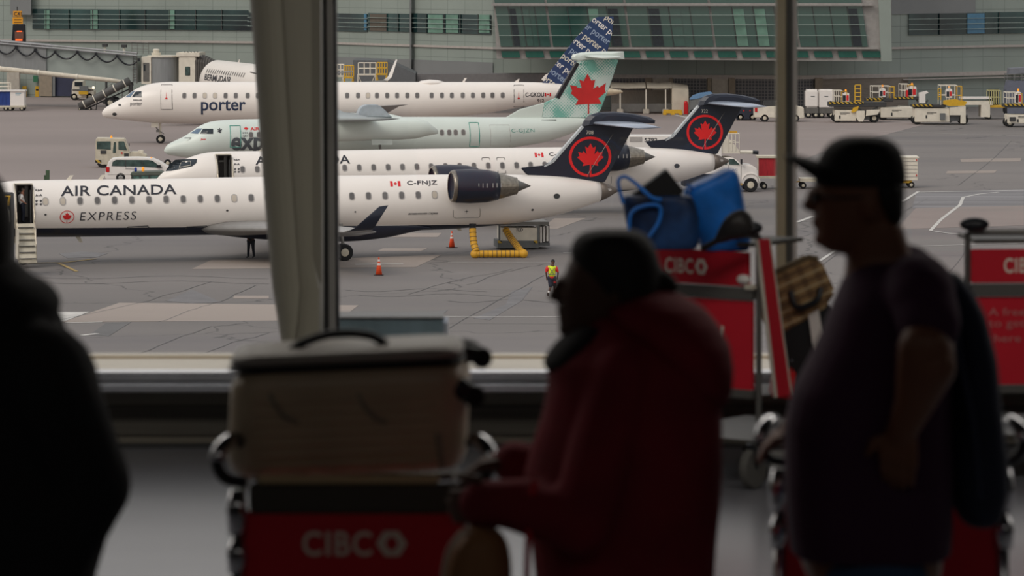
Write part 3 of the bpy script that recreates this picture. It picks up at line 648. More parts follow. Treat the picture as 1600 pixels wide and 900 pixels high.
px_decal(hq, q4, text_bm('* * *', .02), 'door_marking', ink, 379, 387, 206, 209); px_decal(hq, q4, text_bm('=A=', .02), 'door_marking', ink, 379, 387, 211, 214)
px_decal(hq, q4, text_bm('*', .02), 'star_marking', ink, 340, 347, 200, 208); px_decal(hq, q4, text_bm('Jazz', .02, .2), 'lettering', red, 313, 322, 216, 219.5)
q = hq.px(q4, 867, 188); M().box(q.x-1.0, q.x+.1, q.y-.02, q.y+.1, q.z-.09, q.z+.06).build('vent', darkgrey, q4)
def Qq(x, y): p = R_(x, y); return (p.x, p.z)
# fin with halftone dots
fm = mat('fin_mint', (206, 222, 214), .4, var=.04, scale=.4)
t_ = fm.node_tree; b, base = base_link(fm); g = t_.nodes.new('ShaderNodeTexCoord'); mp = t_.nodes.new('ShaderNodeMapping'); mp.inputs['Rotation'].default_value = (0, PI/4, 0)
vn = t_.nodes.new('ShaderNodeTexVoronoi'); vn.inputs['Scale'].default_value = 6.0; vn.inputs['Randomness'].default_value = 0; t_.links.new(g.outputs['Object'], mp.inputs[0])
sz = t_.nodes.new('ShaderNodeSeparateXYZ'); cz = t_.nodes.new('ShaderNodeCombineXYZ'); t_.links.new(mp.outputs[0], sz.inputs[0]); t_.links.new(sz.outputs[0], cz.inputs[0]); t_.links.new(sz.outputs[2], cz.inputs[2]); t_.links.new(cz.outputs[0], vn.inputs[0])
nn = t_.nodes.new('ShaderNodeTexNoise'); nn.inputs['Scale'].default_value = .55; t_.links.new(g.outputs['Object'], nn.inputs[0])
dd = nmath(t_, 'LESS_THAN', vn.outputs['Distance'], nmath(t_, 'MULTIPLY', nmath(t_, 'SUBTRACT', nn.outputs[0], .32), 2.2))
t_.links.new(nmix(t_, nmath(t_, 'MULTIPLY', dd, .9), base, lin((104, 176, 160))), b.inputs['Base Color'])
fin = [Qq(845, 184), Qq(850, 161), Qq(868, 153), Qq(872, 148), Qq(901, 97), Qq(908, 92), Qq(965.5, 93), Qq(950, 140), Qq(937, 173), Qq(925, 184)]
M().prism([Qq(790, 184), Qq(812, 171), Qq(850, 160.5), Qq(850, 184)], -.15, .15).build('dorsal_fillet', mint, q4, bevel=.04)
M().prism(fin, -.2, .2).build('fin', fm, q4, bevel=.05)
M().prism([Qq(900, 97), Qq(904, 100), Qq(873, 154.5), Qq(867.5, 152)], -.22, .22).build('deicing_boot', nearblack, q4)
cc = R_(919.5, 140, -.22)
def fp(x, y): p = R_(x, y, -.22); return (p.x, p.z)
lf = [(918, 115), (924, 126), (930, 124.5), (927, 139), (934, 134), (936, 137), (947, 129.5), (945, 139), (946.5, 144), (935, 153.5), (940, 162), (920.5, 162.5), (920.5, 178), (918.5, 178), (918.3, 162.5), (899, 164), (903.5, 156), (892, 146), (894, 142), (890.5, 133), (900.5, 134.5), (902.5, 137), (909, 137.5), (905, 124.5), (912, 127)]
b = poly_bm([fp(x, y) for x, y in lf]); decal(b, lambda u, v: Vector((u, -.215, v)), 'maple_leaf', mat('leaf_red', (206, 36, 34), .5, var=.15, scale=1), q4, 'large red maple leaf')
p0 = R_(905, 103, -.22); decal(fit(text_bm('491'), 0, .65, 0, .25), lambda u, v: Vector((p0.x+u, -.215, p0.z+v)), 'fin_number', teal, q4)
bul = [(893, 89), (896, 85), (908, 82), (935, 80.5), (974, 80.5), (975, 92), (955, 93), (915, 94), (900, 96), (894, 93)]
bp2 = [Qq(x, y) for x, y in bul]; ct = (sum(p[0] for p in bp2)/10, sum(p[1] for p in bp2)/10)
M().rings([[Vector((ct[0]+(p[0]-ct[0])*k, y, ct[1]+(p[1]-ct[1])*k)) for p in bp2] for y, k in ((-.3, .6), (-.22, .88), (-.1, 1), (.1, 1), (.22, .88), (.3, .6))]).build('tailplane_fairing', mint, q4)
a0, a1, b0, b1 = R_(913, 88, -.2), R_(966, 88, -.2), R_(938, 91, -4.0), R_(974, 90, -4.0)
for s_ in (1, -1): wing([(a0.x, a1.x-a0.x, -s_*.2, a0.z, .1), (b0.x, b1.x-b0.x, -s_*4, (b0.z+b1.z)/2, .09)], 'stabilizer', mint, q4)
# engine nacelles, wing, fairings, propellers
na = [(458, 200, 216), (466, 190, 222), (490, 184, 224), (525, 183.5, 221), (560, 184, 220), (620, 185, 218.5), (650, 186, 216.5), (668, 190, 212), (684, 203, 209)]
for s_ in (1, -1):
    rr = []
    for x, a, c in na:
        p, q = R_(x, a, -4.4), R_(x, c, -4.4); zc, r = (p.z+q.z)/2, (p.z-q.z)/2; rr.append([Vector((p.x, -s_*4.4+min(r, .62)*math.copysign(abs(math.cos(2*PI*k/24))**.8, math.cos(2*PI*k/24)), zc+r*math.sin(2*PI*k/24))) for k in range(24)])
    nac = M().rings(rr).build('engine_nacelle', mint, q4, smooth=True)
    pc = R_(455, 207, -4.4); M().lathe([(-.55, .02), (-.4, .16), (0, .3), (.2, .3)], (pc.x, -s_*4.4, pc.z), (1, 0, 0), 16).build('spinner', darkgrey, nac, smooth=True)
    for k in range(6):
        a = PI/3*k+.3; d = Vector((0, math.cos(a), math.sin(a))); e = Vector((.12, -math.sin(a)*.14, math.cos(a)*.14)); o = Vector((pc.x-.1, -s_*4.4, pc.z))
        n_ = Vector((.03, 0, 0)); M().rings([[o+d*r+e*w_, o+d*r+e*w_*.3+n_, o+d*r-e*w_, o+d*r-e*w_*.3-n_] for r, w_ in ((.2, .6), (.8, 1.1), (1.5, 1.1), (2.0, .7))]).build('propeller_blade', darkgrey, q4)
    M().tube([(R_(597, 226, -4.4).x, -s_*4.4, .5), (R_(597, 226, -4.4).x-.2, -s_*4.4, R_(597, 214, -4.4).z)], .1, 8).build('main_gear_strut', greymetal, q4)
    for dy in (-.25, .25): wheel(q4, R_(597, 226, -4.4).x, -s_*4.4+dy, .45, .28)
    M().prism([(R_(580, 218, -4.7).x, R_(580, 218, -4.7).z), (R_(612, 218, -4.7).x, R_(612, 218, -4.7).z), (R_(613, 226, -4.7).x, R_(613, 226, -4.7).z), (R_(581, 226, -4.7).x, R_(581, 226, -4.7).z)], -s_*4.75-.03, -s_*4.75+.03).build('gear_door', mint, q4)
wg2 = mat('turboprop_wing_grey', (160, 166, 166), .45, var=.1)
zr = R_(560, 181).z; tp = R_(572, 187.5, -13.5); tp2 = R_(625, 184.5, -13.5)
for s_ in (1, -1): wing([(R_(500, 180).x, 2.95, 0, zr+.1, .16), (R_(500, 180).x, 2.9, -s_*4.4, zr-.02, .16), (tp.x, tp2.x-tp.x, -s_*13.5, (tp.z+tp2.z)/2, .1)], 'wing', wg2, q4)
M().prism([Qq(556, 183), Qq(562, 168), Qq(570, 163.5), Qq(590, 163.5), Qq(600, 172), Qq(608, 180), Qq(612, 183)], -.5, .5).build('wing_fairing', mat('fairing_grey', (176, 184, 190), .4), q4, bevel=.15)
gx = R_(330, 250).x; M().tube([(gx, 0, .3), (gx, 0, 1.4)], .06, 8).build('nose_gear_strut', greymetal, q4)
for y in (-.2, .2): wheel(q4, gx, y, .28, .16)
M().tube([hq.px(q4, 299, 215.5), hq.px(q4, 299, 215.5)+Vector((-.5, -.05, 0))], .03, 5).build('pitot_probe', darkgrey, q4)

# ---------- porter jet ----------
DP = F/18.75; pj = T('narrow_body_jet', 'long white airliner with a dark blue fin covered in slanted lettering', 'airplane', ((566-800)*DP/F, DP, 0), math.radians(1))
def Rp(x, y, v=0): return pj.L(x, y, v)
tr = [(159.5, 175, 179), (163, 170, 183), (172, 163.5, 185), (184, 157, 186.5), (198, 149, 188), (209, 141, 189), (222, 134.5, 190.5), (240, 130, 192), (262, 128, 193), (300, 127.8, 193.5), (500, 127.8, 193.5), (640, 128, 190), (720, 128, 182), (760, 128, 177), (800, 128, 170), (850, 129, 161.5), (900, 132.5, 155), (940, 136, 150.5)]
hp = Hull([(Rp(x, a).x, Rp(x, b).z, Rp(x, a).z) for x, a, b in tr], .9)
pw = mat('porter_white', (240, 232, 224), .3, var=.03, scale=.4); hp.mesh().build('fuselage', pw, pj, smooth=True)
pp = [Rp(x, y) for x, y in ((938, 136), (938, 150.6), (955, 138.5), (955, 149), (970, 141), (970, 146), (973, 142.5), (973, 145))]
M().rings([[Vector((pp[i].x, (pp[i].z-pp[i+1].z)/2*math.cos(2*PI*k/20)*.92, (pp[i].z+pp[i+1].z)/2+(pp[i].z-pp[i+1].z)/2*math.sin(2*PI*k/20)*1.02)) for k in range(20)] for i in (0, 2, 4, 6)]).build('tail_cone', mat('polished_tail', (206, 188, 160), .35, .4), pj, smooth=True)
wx = [288, 304, 320, 336, 352.5, 368.5, 387, 403, 419, 435, 451, 467, 483, 499, 515, 522+20.5, 559.5, 575, 589, 605, 620.5, 636.5, 652, 674.5, 690.5, 706, 723, 739, 755, 769.5, 785.5]
window_row(hp, pj, [hp.px(pj, x, 149).x for x in wx], hp.px(pj, 500, 149.3).z, .3, .42, cabwin, (2, 3, 17), shade)
glz(hp, pj, [(195, 152), (208, 142), (211, 142.2), (204, 151.5)], m=mat('windshield_blue', (96, 116, 136), .1)); glz(hp, pj, [(206, 151.5), (212, 143), (221, 142.5), (221.5, 152)])
panel_line(hp, pj, [(252, 132.5), (269, 132.5), (269.5, 171), (251.5, 171)], 'door_outline', darkgrey, .05)
panel_line(hp, pj, [(803, 133), (818, 133), (818.5, 167), (803, 167)], 'door_outline', darkgrey, .05)
px_decal(hp, pj, text_bm('porter', .015), 'lettering', mat('porter_navy', (42, 56, 84), .5, var=.02), 314, 384, 156, 179)
px_decal(hp, pj, text_bm('porter', .0), 'lettering', ink, 203.5, 222, 160, 166.5); px_decal(hp, pj, text_bm('EMBRAER', .02), 'maker_lettering', ink, 208, 222, 155.3, 157.2)
px_decal(hp, pj, text_bm('C-GKOU', .02, 0, 1.05), 'registration', ink, 821, 850, 144.5, 151.5); px_decal(hp, pj, text_bm('912', .02), 'fleet_number', ink, 840, 850, 155, 159.5)
px_decal(hp, pj, merge(poly_bm([(0, 0), (1, 0), (1, 2), (0, 2)]), poly_bm([(3, 0), (4, 0), (4, 2), (3, 2)]), scaled(leaf_bm(), .75, .75, 2, 1)), 'flag', red, 851, 861, 145, 150.5, label='red and white national flag')
for x in (260, 810.5): px_decal(hp, pj, poly_bm([(0, 0), (4, 0), (4, 1), (2.6, 1.4), (2.2, 6), (1.8, 6), (1.4, 1.4), (0, 1)]), 'door_arrow', red, x-1.8, x+1.8, 144, 155)
for x, y, r in ((179, 178.5, .14), (187, 164, .09)):
    q = hp.px(pj, x, y); decal(scaled(ring_bm(0.01, 14, False), r*1.4, r), lambda u, v: hp.P(q.x+u, q.z+v, .014), 'vent', darkgrey, pj)
def Qp(x, y): p = Rp(x, y); return (p.x, p.z)
fin_px = [(838, 141), (847, 129), (859, 112), (899, 60), (927, 29), (934, 26.5), (959, 26), (957, 48), (950, 77), (930, 138), (925, 141)]
finp = [Qp(x, y) for x, y in fin_px]
M().prism(finp, -.17, .17).build('fin', mat('fin_blue', (38, 62, 104), .4, var=.15, scale=.8), pj, bevel=.04)
M().prism([Qp(846, 124), Qp(852, 117), Qp(857, 114.5), Qp(850, 127)], -.2, .2).build('fin_root_tip', pw, pj)
def clip(b, poly):
    n = len(poly)
    for i in range(n):
        p, q = Vector(poly[i]+(0,)), Vector(poly[(i+1) % n]+(0,)); d = q-p; nrm = Vector((-d.y, d.x, 0))
        bmesh.ops.bisect_plane(b, geom=b.verts[:]+b.edges[:]+b.faces[:], plane_co=p, plane_no=nrm, clear_outer=True)
    return b
cl = [finp[i] for i in (1, 2, 3, 4, 5, 6, 7, 8, 9)]; ang = math.radians(-37); pale = mat('pale_blue_lettering', (150, 166, 190), .5)
base_b = text_bm('porter porter porter porter', .012); ca = (sum(p[0] for p in cl)/9, sum(p[1] for p in cl)/9)
fit(base_b, 0, 7.6, 0, .62)
for k in range(12):
    b = bmesh.new(); me = bpy.data.meshes.new('x'); base_b.to_mesh(me); b.from_mesh(me); bpy.data.meshes.remove(me); off = (k-5.5)*.79; sh = (-4.4, -3.6, -4.0)[k % 3]-off*.62
    for v in b.verts:
        x, y = v.co.x+sh, v.co.y+off-.3; v.co = Vector((ca[0]+x*math.cos(ang)-y*math.sin(ang), ca[1]+x*math.sin(ang)+y*math.cos(ang), 0))
    clip(b, cl)
    if len(b.faces): decal(b, lambda u, v: Vector((u, -.182, v)), 'fin_lettering', (offwhite, pale, white)[k % 3], pj)
base_b.free()
for s_ in (1, -1):
    tp = Rp(603, 165, -16.5); wing([(Rp(480, 180).x, 6, -s_*1.2, 2.0, .12), (Rp(540, 175).x, 3.3, -s_*6, 2.6, .11), (Rp(588, 163, -16.5).x, 1.8, -s_*15.5, 3.7, .09), (Rp(632, 161, -16.5).x, .3, -s_*17, 3.9, .08)], 'wing', mat('jet_wing_grey', (140, 138, 136), .4) if s_ == 1 else pj_w, pj)
    pj_w = bpy.data.materials['jet_wing_grey']
    o = (Rp(455, 190).x, -s_*4.9, 1.75); M().lathe([(.3, .85), (0, .98), (.1, 1.1), (.6, 1.2), (2.0, 1.2), (3.1, .95), (3.1, .6), (3.9, .3), (4.3, .05)], o, (1, 0, 0), 28).build('engine_nacelle', pw, pj, smooth=True)
    M().box(o[0]+1.2, o[0]+3.4, o[1]-.12, o[1]+.12, 2.4, 3.2).build('pylon', pw, pj, bevel=.04)
    wing([(Rp(880, 146).x, 3.2, -s_*.6, hp.at(Rp(890, 140).x)[0]+.3, .1), (Rp(925, 146).x, 1.3, -s_*5.6, hp.at(Rp(890, 140).x)[0]+.6, .09)], 'stabilizer', pj_w, pj)
gx = Rp(251, 220).x
M().tube([(gx, 0, .4), (gx-.05, 0, hp.at(gx)[0]-hp.at(gx)[1]+.3)], .1, 10).build('nose_gear_strut', offwhite, pj)
for y in (-.22, .22): wheel(pj, gx, y, .36, .22)
mb = M(); mb.tube([(gx, 0, .9), (gx-.6, 0, 1.6)], .05, 6); mb.box(gx-.35, gx-.1, -.3, -.1, .95, 1.15); mb.tube([(gx, -.3, 1.0), (gx+.3, -.3, .8)], .04, 6); mb.build('gear_linkage', greymetal, pj)
mb = M(); mb.box(gx-.75, gx-.15, -.42, -.39, 1.35, 1.75); mb.build('gear_door', offwhite, pj)
mx = Rp(560, 220).x
for s_ in (1, -1):
    M().tube([(mx, -s_*2.9, .5), (mx, -s_*2.7, 2.2)], .12, 8).build('main_gear_strut', greymetal, pj)
    for dy in (-.3, .3): wheel(pj, mx, -s_*2.9+dy, .5, .32)
q = Rp(675, 128); M().rings([[Vector((q.x+x, .7*f_*math.cos(2*PI*k/16), q.z-.12+.32*f_*max(math.sin(2*PI*k/16), -.2))) for k in range(16)] for x, f_ in ((-1.3, .15), (-.9, .7), (-.2, 1), (.5, .85), (1.3, .12))]).build('antenna_dome', pw, pj, smooth=True)
for x in (727,): q = Rp(x-5, 128.5); M().prism([(q.x, q.z), (q.x+.2, q.z), (q.x+.4, q.z+.35), (q.x+.2, q.z+.35)], -.02, .02).build('blade_aerial', pw, pj)
q = Rp(808, 128); M().prism([(q.x-.3, q.z-.05), (q.x+.1, q.z-.05), (q.x+.2, q.z+.25), (q.x+.1, q.z+.25)], -.02, .02).build('blade_aerial', pw, pj)

# ---------- bermudair jet nosed in at the bridge ----------
bj = T('narrow_body_jet', 'white airliner at the jet bridge, only its roof showing over the longer white airliner', 'airplane', ((322-800)*370/F, 370, .3), math.radians(-71))
hb = Hull([(0, 3.2, 3.35), (.4, 2.6, 3.75), (1.5, 2.0, 4.3), (3, 1.75, 4.9), (4.5, 1.65, 5.3), (6, 1.65, 5.3), (22, 1.65, 5.3), (26, 2.2, 5.3), (31, 3.9, 5.1)], .9)
hb.mesh().build('fuselage', pw, bj, smooth=True)
window_row(hb, bj, [6+.79*k for k in range(18)], 4.35, .26, .36, cabwin)
hull_decal(hb, text_bm('BERMUDAIR', .02), 'lettering', ink, bj, 5.8, 15.5, 3.45, 4.05)
M().prism([(26.5, 5.1), (29.3, 9.6), (31.3, 9.6), (31, 4.9)], -.15, .15).build('fin', pw, bj, bevel=.05)
for s_ in (1, -1):
    ws = 12.6 if s_ == 1 else 9.5; wing([(11, 5.5, s_*1.2, 2.2, .12), (16.8, 1.6, s_*ws, 3.6 if s_ == 1 else 2.4, .1)], 'wing', pj_w, bj)
    wing([(26.5, 2.6, s_*.8, 4.4, .1), (29 if s_ == 1 else 28, 1.2, s_*(5.8 if s_ == 1 else 3.2), 4.9, .1)], 'stabilizer', pj_w, bj)
    if s_ == 1: r0 = airfoil(0, 1, 0, 0, .08); M().rings([[Vector((xl+p.x*c_, y*s_+p.z*c_, z)) for p in r0] for xl, c_, y, z in ((16.8, 1.6, 12.55, 3.55), (17.3, 1.2, 13.0, 4.0), (18.4, .5, 13.4, 5.6))]).build('winglet', pw, bj, smooth=True)
    M().lathe([(.3, .6), (0, .72), (.5, .85), (1.8, .8), (2.6, .5)], (9.2, s_*4.3, 1.5), (1, 0, 0), 24).build('engine_nacelle', pw, bj, smooth=True)
    M().tube([(14.5, s_*2.6, .5), (14.5, s_*2.5, 2.2)], .1, 8).build('main_gear_strut', greymetal, bj)
    for dy in (-.25, .25): wheel(bj, 14.5, s_*2.6+dy, .46, .28)
M().tube([(3.2, 0, .35), (3.2, 0, 2)], .08, 8).build('nose_gear_strut', greymetal, bj)
for y in (-.2, .2): wheel(bj, 3.2, y, .3, .18)
M().prism([(12, 5.28), (12.3, 5.28), (12.5, 5.6), (12.4, 5.6)], -.02, .02).build('blade_aerial', pw, bj)
# ================= equipment and vehicles on the apron =================
def pr(t, pts, v0, v1, name, m, parent=None, **k):
    P = [t.L(x, y, v0) for x, y in pts]; return M().prism([(p.x, p.z) for p in P], v0, v1).build(name, m, parent or t, **k)
def bxp(t, x0, x1, y0, y1, v0, v1, name, m, parent=None, **k): return pr(t, [(x0, y1), (x1, y1), (x1, y0), (x0, y0)], v0, v1, name, m, parent, **k)
def rail(t, x0, x1, y0, y1, v0, v1, m, n=3, mid=True, r=.035, parent=None):
    a, b = t.L(x0, y1, v0), t.L(x1, y0, v0); mb = M()
    for v in (v0, v1):
        for z in ((b.z, (a.z+b.z)/2) if mid else (b.z,)): mb.tube([(a.x, v, z), (b.x, v, z)], r, 6)
        for k in range(n): x = a.x+(b.x-a.x)*k/(n-1); mb.tube([(x, v, a.z), (x, v, b.z)], r, 6)
    for x in (a.x, b.x): mb.tube([(x, v0, b.z), (x, v1, b.z)], r, 6)
    return mb.build('railing', m, parent or t)
def wheels(t, xs, py, v0, v1, r, w_=.22):
    for x in xs:
        u = t.L(x, py, v0).x
        for v in (v0+w_/2, v1-w_/2): wheel(t, u, v, r, w_)
def gt(name, label, cat, px, py, rz=0, group=None, dy=0):
    g = G(px, py); return T(name, label, cat, (g.x, g.y+dy, 0), rz, group)
stripe = mat('hazard_stripe', (196, 160, 50), .6); t_ = stripe.node_tree; b, base = base_link(stripe); g_ = t_.nodes.new('ShaderNodeTexCoord'); s_x = t_.nodes.new('ShaderNodeSeparateXYZ'); t_.links.new(g_.outputs['Object'], s_x.inputs[0])
t_.links.new(nmix(t_, nmath(t_, 'LESS_THAN', nmath(t_, 'MODULO', nmath(t_, 'ADD', nmath(t_, 'ADD', s_x.outputs[0], s_x.outputs[2]), 100), .4), .2), base, lin((36, 34, 32))), b.inputs['Base Color'])
amber = emit('amber_beacon', (240, 150, 40), .6); bluel = mat('blue_beacon', (30, 60, 160), .2)
lamp_red = mat('tail_lamp', (200, 24, 28), .25)
carglass = mat('vehicle_glass', (70, 88, 84), .08, var=.5, scale=2.5)

# jet bridge
jb = T('jet_bridge', 'grey passenger boarding bridge reaching in from the left to the white airliner', 'jet bridge', ((150-800)*392/F, 392, 0), math.radians(-6))
bg1, bg2 = mat('bridge_grey', (138, 140, 140), .6, stretch=(1, 1, .1), scale=6), mat('bridge_pale', (154, 162, 157), .6, scale=.6)
pr(jb, [(-80, 57), (72, 70), (72, 110), (-80, 101)], -1.5, 1.5, 'tunnel', bg1, label='darker outer tunnel section')
pr(jb, [(72, 75), (214, 87), (214, 129), (72, 114)], -1.3, 1.3, 'tunnel', bg2, label='paler inner tunnel section')
rl = M()
for a, c in (((-80, 57), (214, 83)), ((-80, 60.5), (214, 87))): rl.tube([jb.L(*a, -1.6), jb.L(*c, -1.6)], .1, 6)
for k in range(16): x = -60+k*18; rl.tube([jb.L(x, 58+(x+80)*.0885, -1.6), jb.L(x, 61+(x+80)*.0885, -1.6)], .06, 5)
rl.build('roof_rail', mat('rail_pale', (156, 156, 158), .5), jb)
pk = [(-6, 73), (25, 73.5), (55, 78), (86, 81), (121, 81), (150, 84), (183, 87.5), (217, 93)]; cb = []
for (x0, y0), (x1, y1) in zip(pk, pk[1:]):
    for k in range(10): f_ = k/10; cb.append(jb.L(x0+(x1-x0)*f_, y0+(y1-y0)*f_+44*f_*(1-f_), -1.75))
M().tube(cb, .09, 5).build('hanging_cable', nearblack, jb)
for x, y in pk[1:]: M().box(jb.L(x, y, -1.7).x-.12, jb.L(x, y, -1.7).x+.12, -1.8, -1.5, jb.L(x, y+3, -1.7).z, jb.L(x, y-2, -1.7).z).build('cable_clip', nearblack, jb)
u0 = jb.L(256, 108, 0); r_ = 1.55
M().lathe([(jb.L(256, 131, 0).z, r_), (jb.L(256, 88, 0).z, r_)], (u0.x, 0, 0), (0, 0, 1), 28).build('rotunda', bg1, jb)
M().lathe([(jb.L(256, 89, 0).z, r_+.12), (jb.L(256, 86.5, 0).z, r_+.12)], (u0.x, 0, 0), (0, 0, 1), 28).build('rotunda_roof', offwhite, jb)
bxp(jb, 221, 236, 89, 131, -1.3, 1.3, 'vestibule', offwhite); bxp(jb, 223.5, 233, 98, 127, -1.36, -1.28, 'door', greymetal); bxp(jb, 224.5, 227, 101, 111, -1.4, -1.34, 'door_window', glassdark)
cabb = bxp(jb, 279, 306, 86, 131, -1.5, 1.5, 'cab', offwhite, bevel=.08); bxp(jb, 289, 297, 104, 118, -1.56, -1.48, 'cab_window', carglass, cabb, bevel=.04); bxp(jb, 275, 312, 82, 89, -1.6, 1.6, 'cab_roof', offwhite, bevel=.06)
mb = M()
for k in range(5): mb.tube([jb.L(288+k*5, 80, -1.4), jb.L(292+k*5, 86, -1.4), jb.L(296+k*5, 90, -1.4)], .06, 5)
mb.build('roof_bracket', midgrey, jb)
mb = M(); R = []
for k in range(17):
    f_ = k/16; x = 305+31*f_; yt = 85+13*f_**1.6; yb = 131; w_ = 1.5+(.12 if k % 2 else 0)-.1*f_; d = (.18 if k % 2 else 0); a, c = jb.L(x, yt-d*4, -w_), jb.L(x, yb, -w_)
    zc = (a.z+c.z)/2; R.append([Vector((a.x+(z_-c.z)*.0, y_, z_)) for y_, z_ in ((-w_, c.z), (-w_, a.z-.7), (-w_*.7, a.z-.15), (0, a.z), (w_*.7, a.z-.15), (w_, a.z-.7), (w_, c.z))])
mb.rings(R).build('bellows_canopy', mat('bellows_grey', (92, 88, 84), .8), jb)
M().lathe([(0, .45), (.3, .5), (.32, .3), (.62, .36), (.7, .2)], (jb.L(244, 88, 0).x, 0, jb.L(244, 87, 0).z), (0, 0, 1), 16).build('roof_cowl', offwhite, jb)
for x, y in ((164, 84), (194, 85)):
    p = jb.L(x, y, 0); M().tube([(p.x, 0, p.z-.2), (p.x, 0, p.z+.7)], .14, 6).build('lamp_post', offwhite, jb); M().box(p.x-.25, p.x+.25, -.3, .3, p.z+.7, p.z+1.0).build('floodlight', darkgrey, jb)
mb = M()
for x in (166, 206): mb.tube([(jb.L(x, 100, -1.0).x, -1.0, .5), (jb.L(x, 100, -1.0).x, -1.0, jb.L(x, 90, -1.0).z)], .12, 8)
mb.tube([(jb.L(166, 100, 0).x, -1, .6), (jb.L(166, 100, 0).x, 1, .6)], .2, 8); mb.tube([(jb.L(206, 100, 0).x, -1, .6), (jb.L(206, 100, 0).x, 1, .6)], .2, 8)
mb.box(jb.L(166, 100, 0).x, jb.L(206, 100, 0).x, -.9, .9, .5, .8); mb.build('drive_column', darkgrey, jb)
wheels(jb, (172, 200), 160, -1.3, 1.3, .55, .4)
mb = M()
for v in (-1.4,):
    for x in (208, 214): mb.tube([jb.L(x, 82, v), jb.L(x, 131, v)], .04, 5)
    for k in range(12): mb.tube([jb.L(208, 84+k*4, v), jb.L(214, 84+k*4, v)], .03, 5)
    for y in (66, 71, 76): mb.tube([jb.L(206, y, v), jb.L(232, y+1, v)], .03, 5)
    for x in (206, 215, 224, 232): mb.tube([jb.L(x, 66, v), jb.L(x, 84, v)], .03, 5)
mb.build('ladder', greymetal, jb)
# gate sign
gs = T('gate_sign', 'yellow C41 gate sign over a dark docking display at the bridge root', 'sign', (W(28, 64, 405).x, 405, W(28, 64, 405).z))
sgn = mat('sign_orange', (236, 160, 30), .5, var=.03)
pr(gs, [(18, 66), (40, 66), (39, 38), (20, 38)], -.2, .4, 'display_housing', nearblack, bevel=.05); bxp(gs, 23, 36.5, 49, 60, -.26, -.2, 'screen', mat('display_grey', (120, 80, 66), .4)); bxp(gs, 24, 35, 60.5, 64, -.27, -.2, 'lit_strip', emit('display_orange', (240, 96, 40), .9)); bxp(gs, 26, 34, 48, 50, -.28, -.2, 'lit_strip', emit('display_orange2', (240, 96, 40), .9))
bxp(gs, 19.5, 35.5, 27, 37.5, -.1, .1, 'lower_sign', sgn); bxp(gs, 20.5, 34, 17, 26, -.1, .1, 'number_sign', sgn); M().tube([gs.L(27, 38, 0), gs.L(27, 10, 0)], .06, 6).build('post', darkgrey, gs)
a, c = gs.L(22, 25, -.1), gs.L(33.5, 18.5, -.1); decal(fit(text_bm('C41', .02), a.x, c.x, a.z, c.z), lambda u, v: Vector((u, -.115, v)), 'lettering', ink, gs)
for y0, y1, s_ in ((31.5, 30, ''), (35.5, 34, '')):
    a, c = gs.L(22, y0, -.1), gs.L(33.5, y1, -.1); decal(poly_bm([(a.x, a.z), (c.x, a.z), (c.x, c.z), (a.x, c.z)]), lambda u, v: Vector((u, -.115, v)), 'text_line', mat('brown_ink', (120, 84, 30), .6), gs)
# white boom
bo = T('boom_pipe', 'long white pipe boom sloping down from the left under the boarding bridge', 'pipe', (W(20, 150, 387.5).x, 387.5, 0))
P = [bo.L(x, y, 0) for x, y in ((-90, 101), (0, 107.5), (60, 113.5), (120, 120), (170, 125), (203, 129.5))]
M().tube(P, [.28, .27, .25, .24, .22, .16], 12).build('pipe', mat('boom_white', (214, 204, 186), .45), bo, smooth=True)
for i in (1, 2, 3): M().tube([P[i]-Vector((.1, 0, 0)), P[i]+Vector((.1, 0, 0))], .29, 12).build('collar', offwhite, bo)
bxp(bo, 14, 30, 113, 152.5, -.3, .5, 'support', lg); M().box(P[-1].x-.15, P[-1].x+.1, -.12, .12, 0, P[-1].z).build('end_support', greymetal, bo)
# air hose ramp
hr = gt('air_hose_ramp', 'dark corrugated air duct sloping up to the bridge beside the white airliner nose', 'duct', 125, 172)
P = [hr.L(x, y, 0) for x, y in ((124, 167), (140, 158.5), (170, 143), (203, 126))]
d_ = M().tube(P, .4, 14).build('duct', mat('duct_grey', (84, 82, 80), .6), hr, smooth=True)
for k in range(5):
    f_ = .1+k*.2; p = P[0].lerp(P[-1], f_); e = (P[-1]-P[0]).normalized(); M().tube([p-e*.05, p+e*.05], .43, 14).build('band', offwhite, d_)
mb = M(); mb.tube([hr.L(130, 172, .3), hr.L(205, 138, .3)], .08, 6); mb.tube([hr.L(124, 171, -.4), hr.L(150, 172, .5)], .08, 6); mb.tube([hr.L(150, 172, 0), hr.L(152, 158, 0)], .06, 6); mb.tube([hr.L(203, 172, 0), hr.L(203, 133, 0)], .08, 6)
mb.tube([hr.L(203, 171, 0), hr.L(170, 155, 0)], .06, 6); mb.build('frame', darkgrey, hr)
wheels(hr, (124, 140), 172, -.6, .6, .13, .1)
# boarding stair tower by the duct
sr2 = gt('access_stairs', 'grey metal stairs with handrails behind the air duct', 'stairs', 190, 158)
mb = M(); mb.prism([(sr2.L(x, y).x, sr2.L(x, y).z) for x, y in ((148, 158), (190, 130), (208, 130), (208, 134), (192, 134), (156, 158))], -.5, .5); mb.build('flight', midgrey, sr2)
mb = M()
for v in (-.5, .5):
    mb.tube([sr2.L(150, 148, v), sr2.L(190, 119, v), sr2.L(206, 119, v)], .035, 5); mb.tube([sr2.L(152, 153, v), sr2.L(190, 125, v), sr2.L(206, 125, v)], .03, 5)
    for k in range(6): mb.tube([sr2.L(150+k*8, 148-k*5.8, v), sr2.L(150+k*8, 157-k*5.8, v)], .03, 5)
    for x in (191, 206): mb.tube([sr2.L(x, 113, v), sr2.L(x, 160, v)], .05, 5)
mb.build('railing', greymetal, sr2)
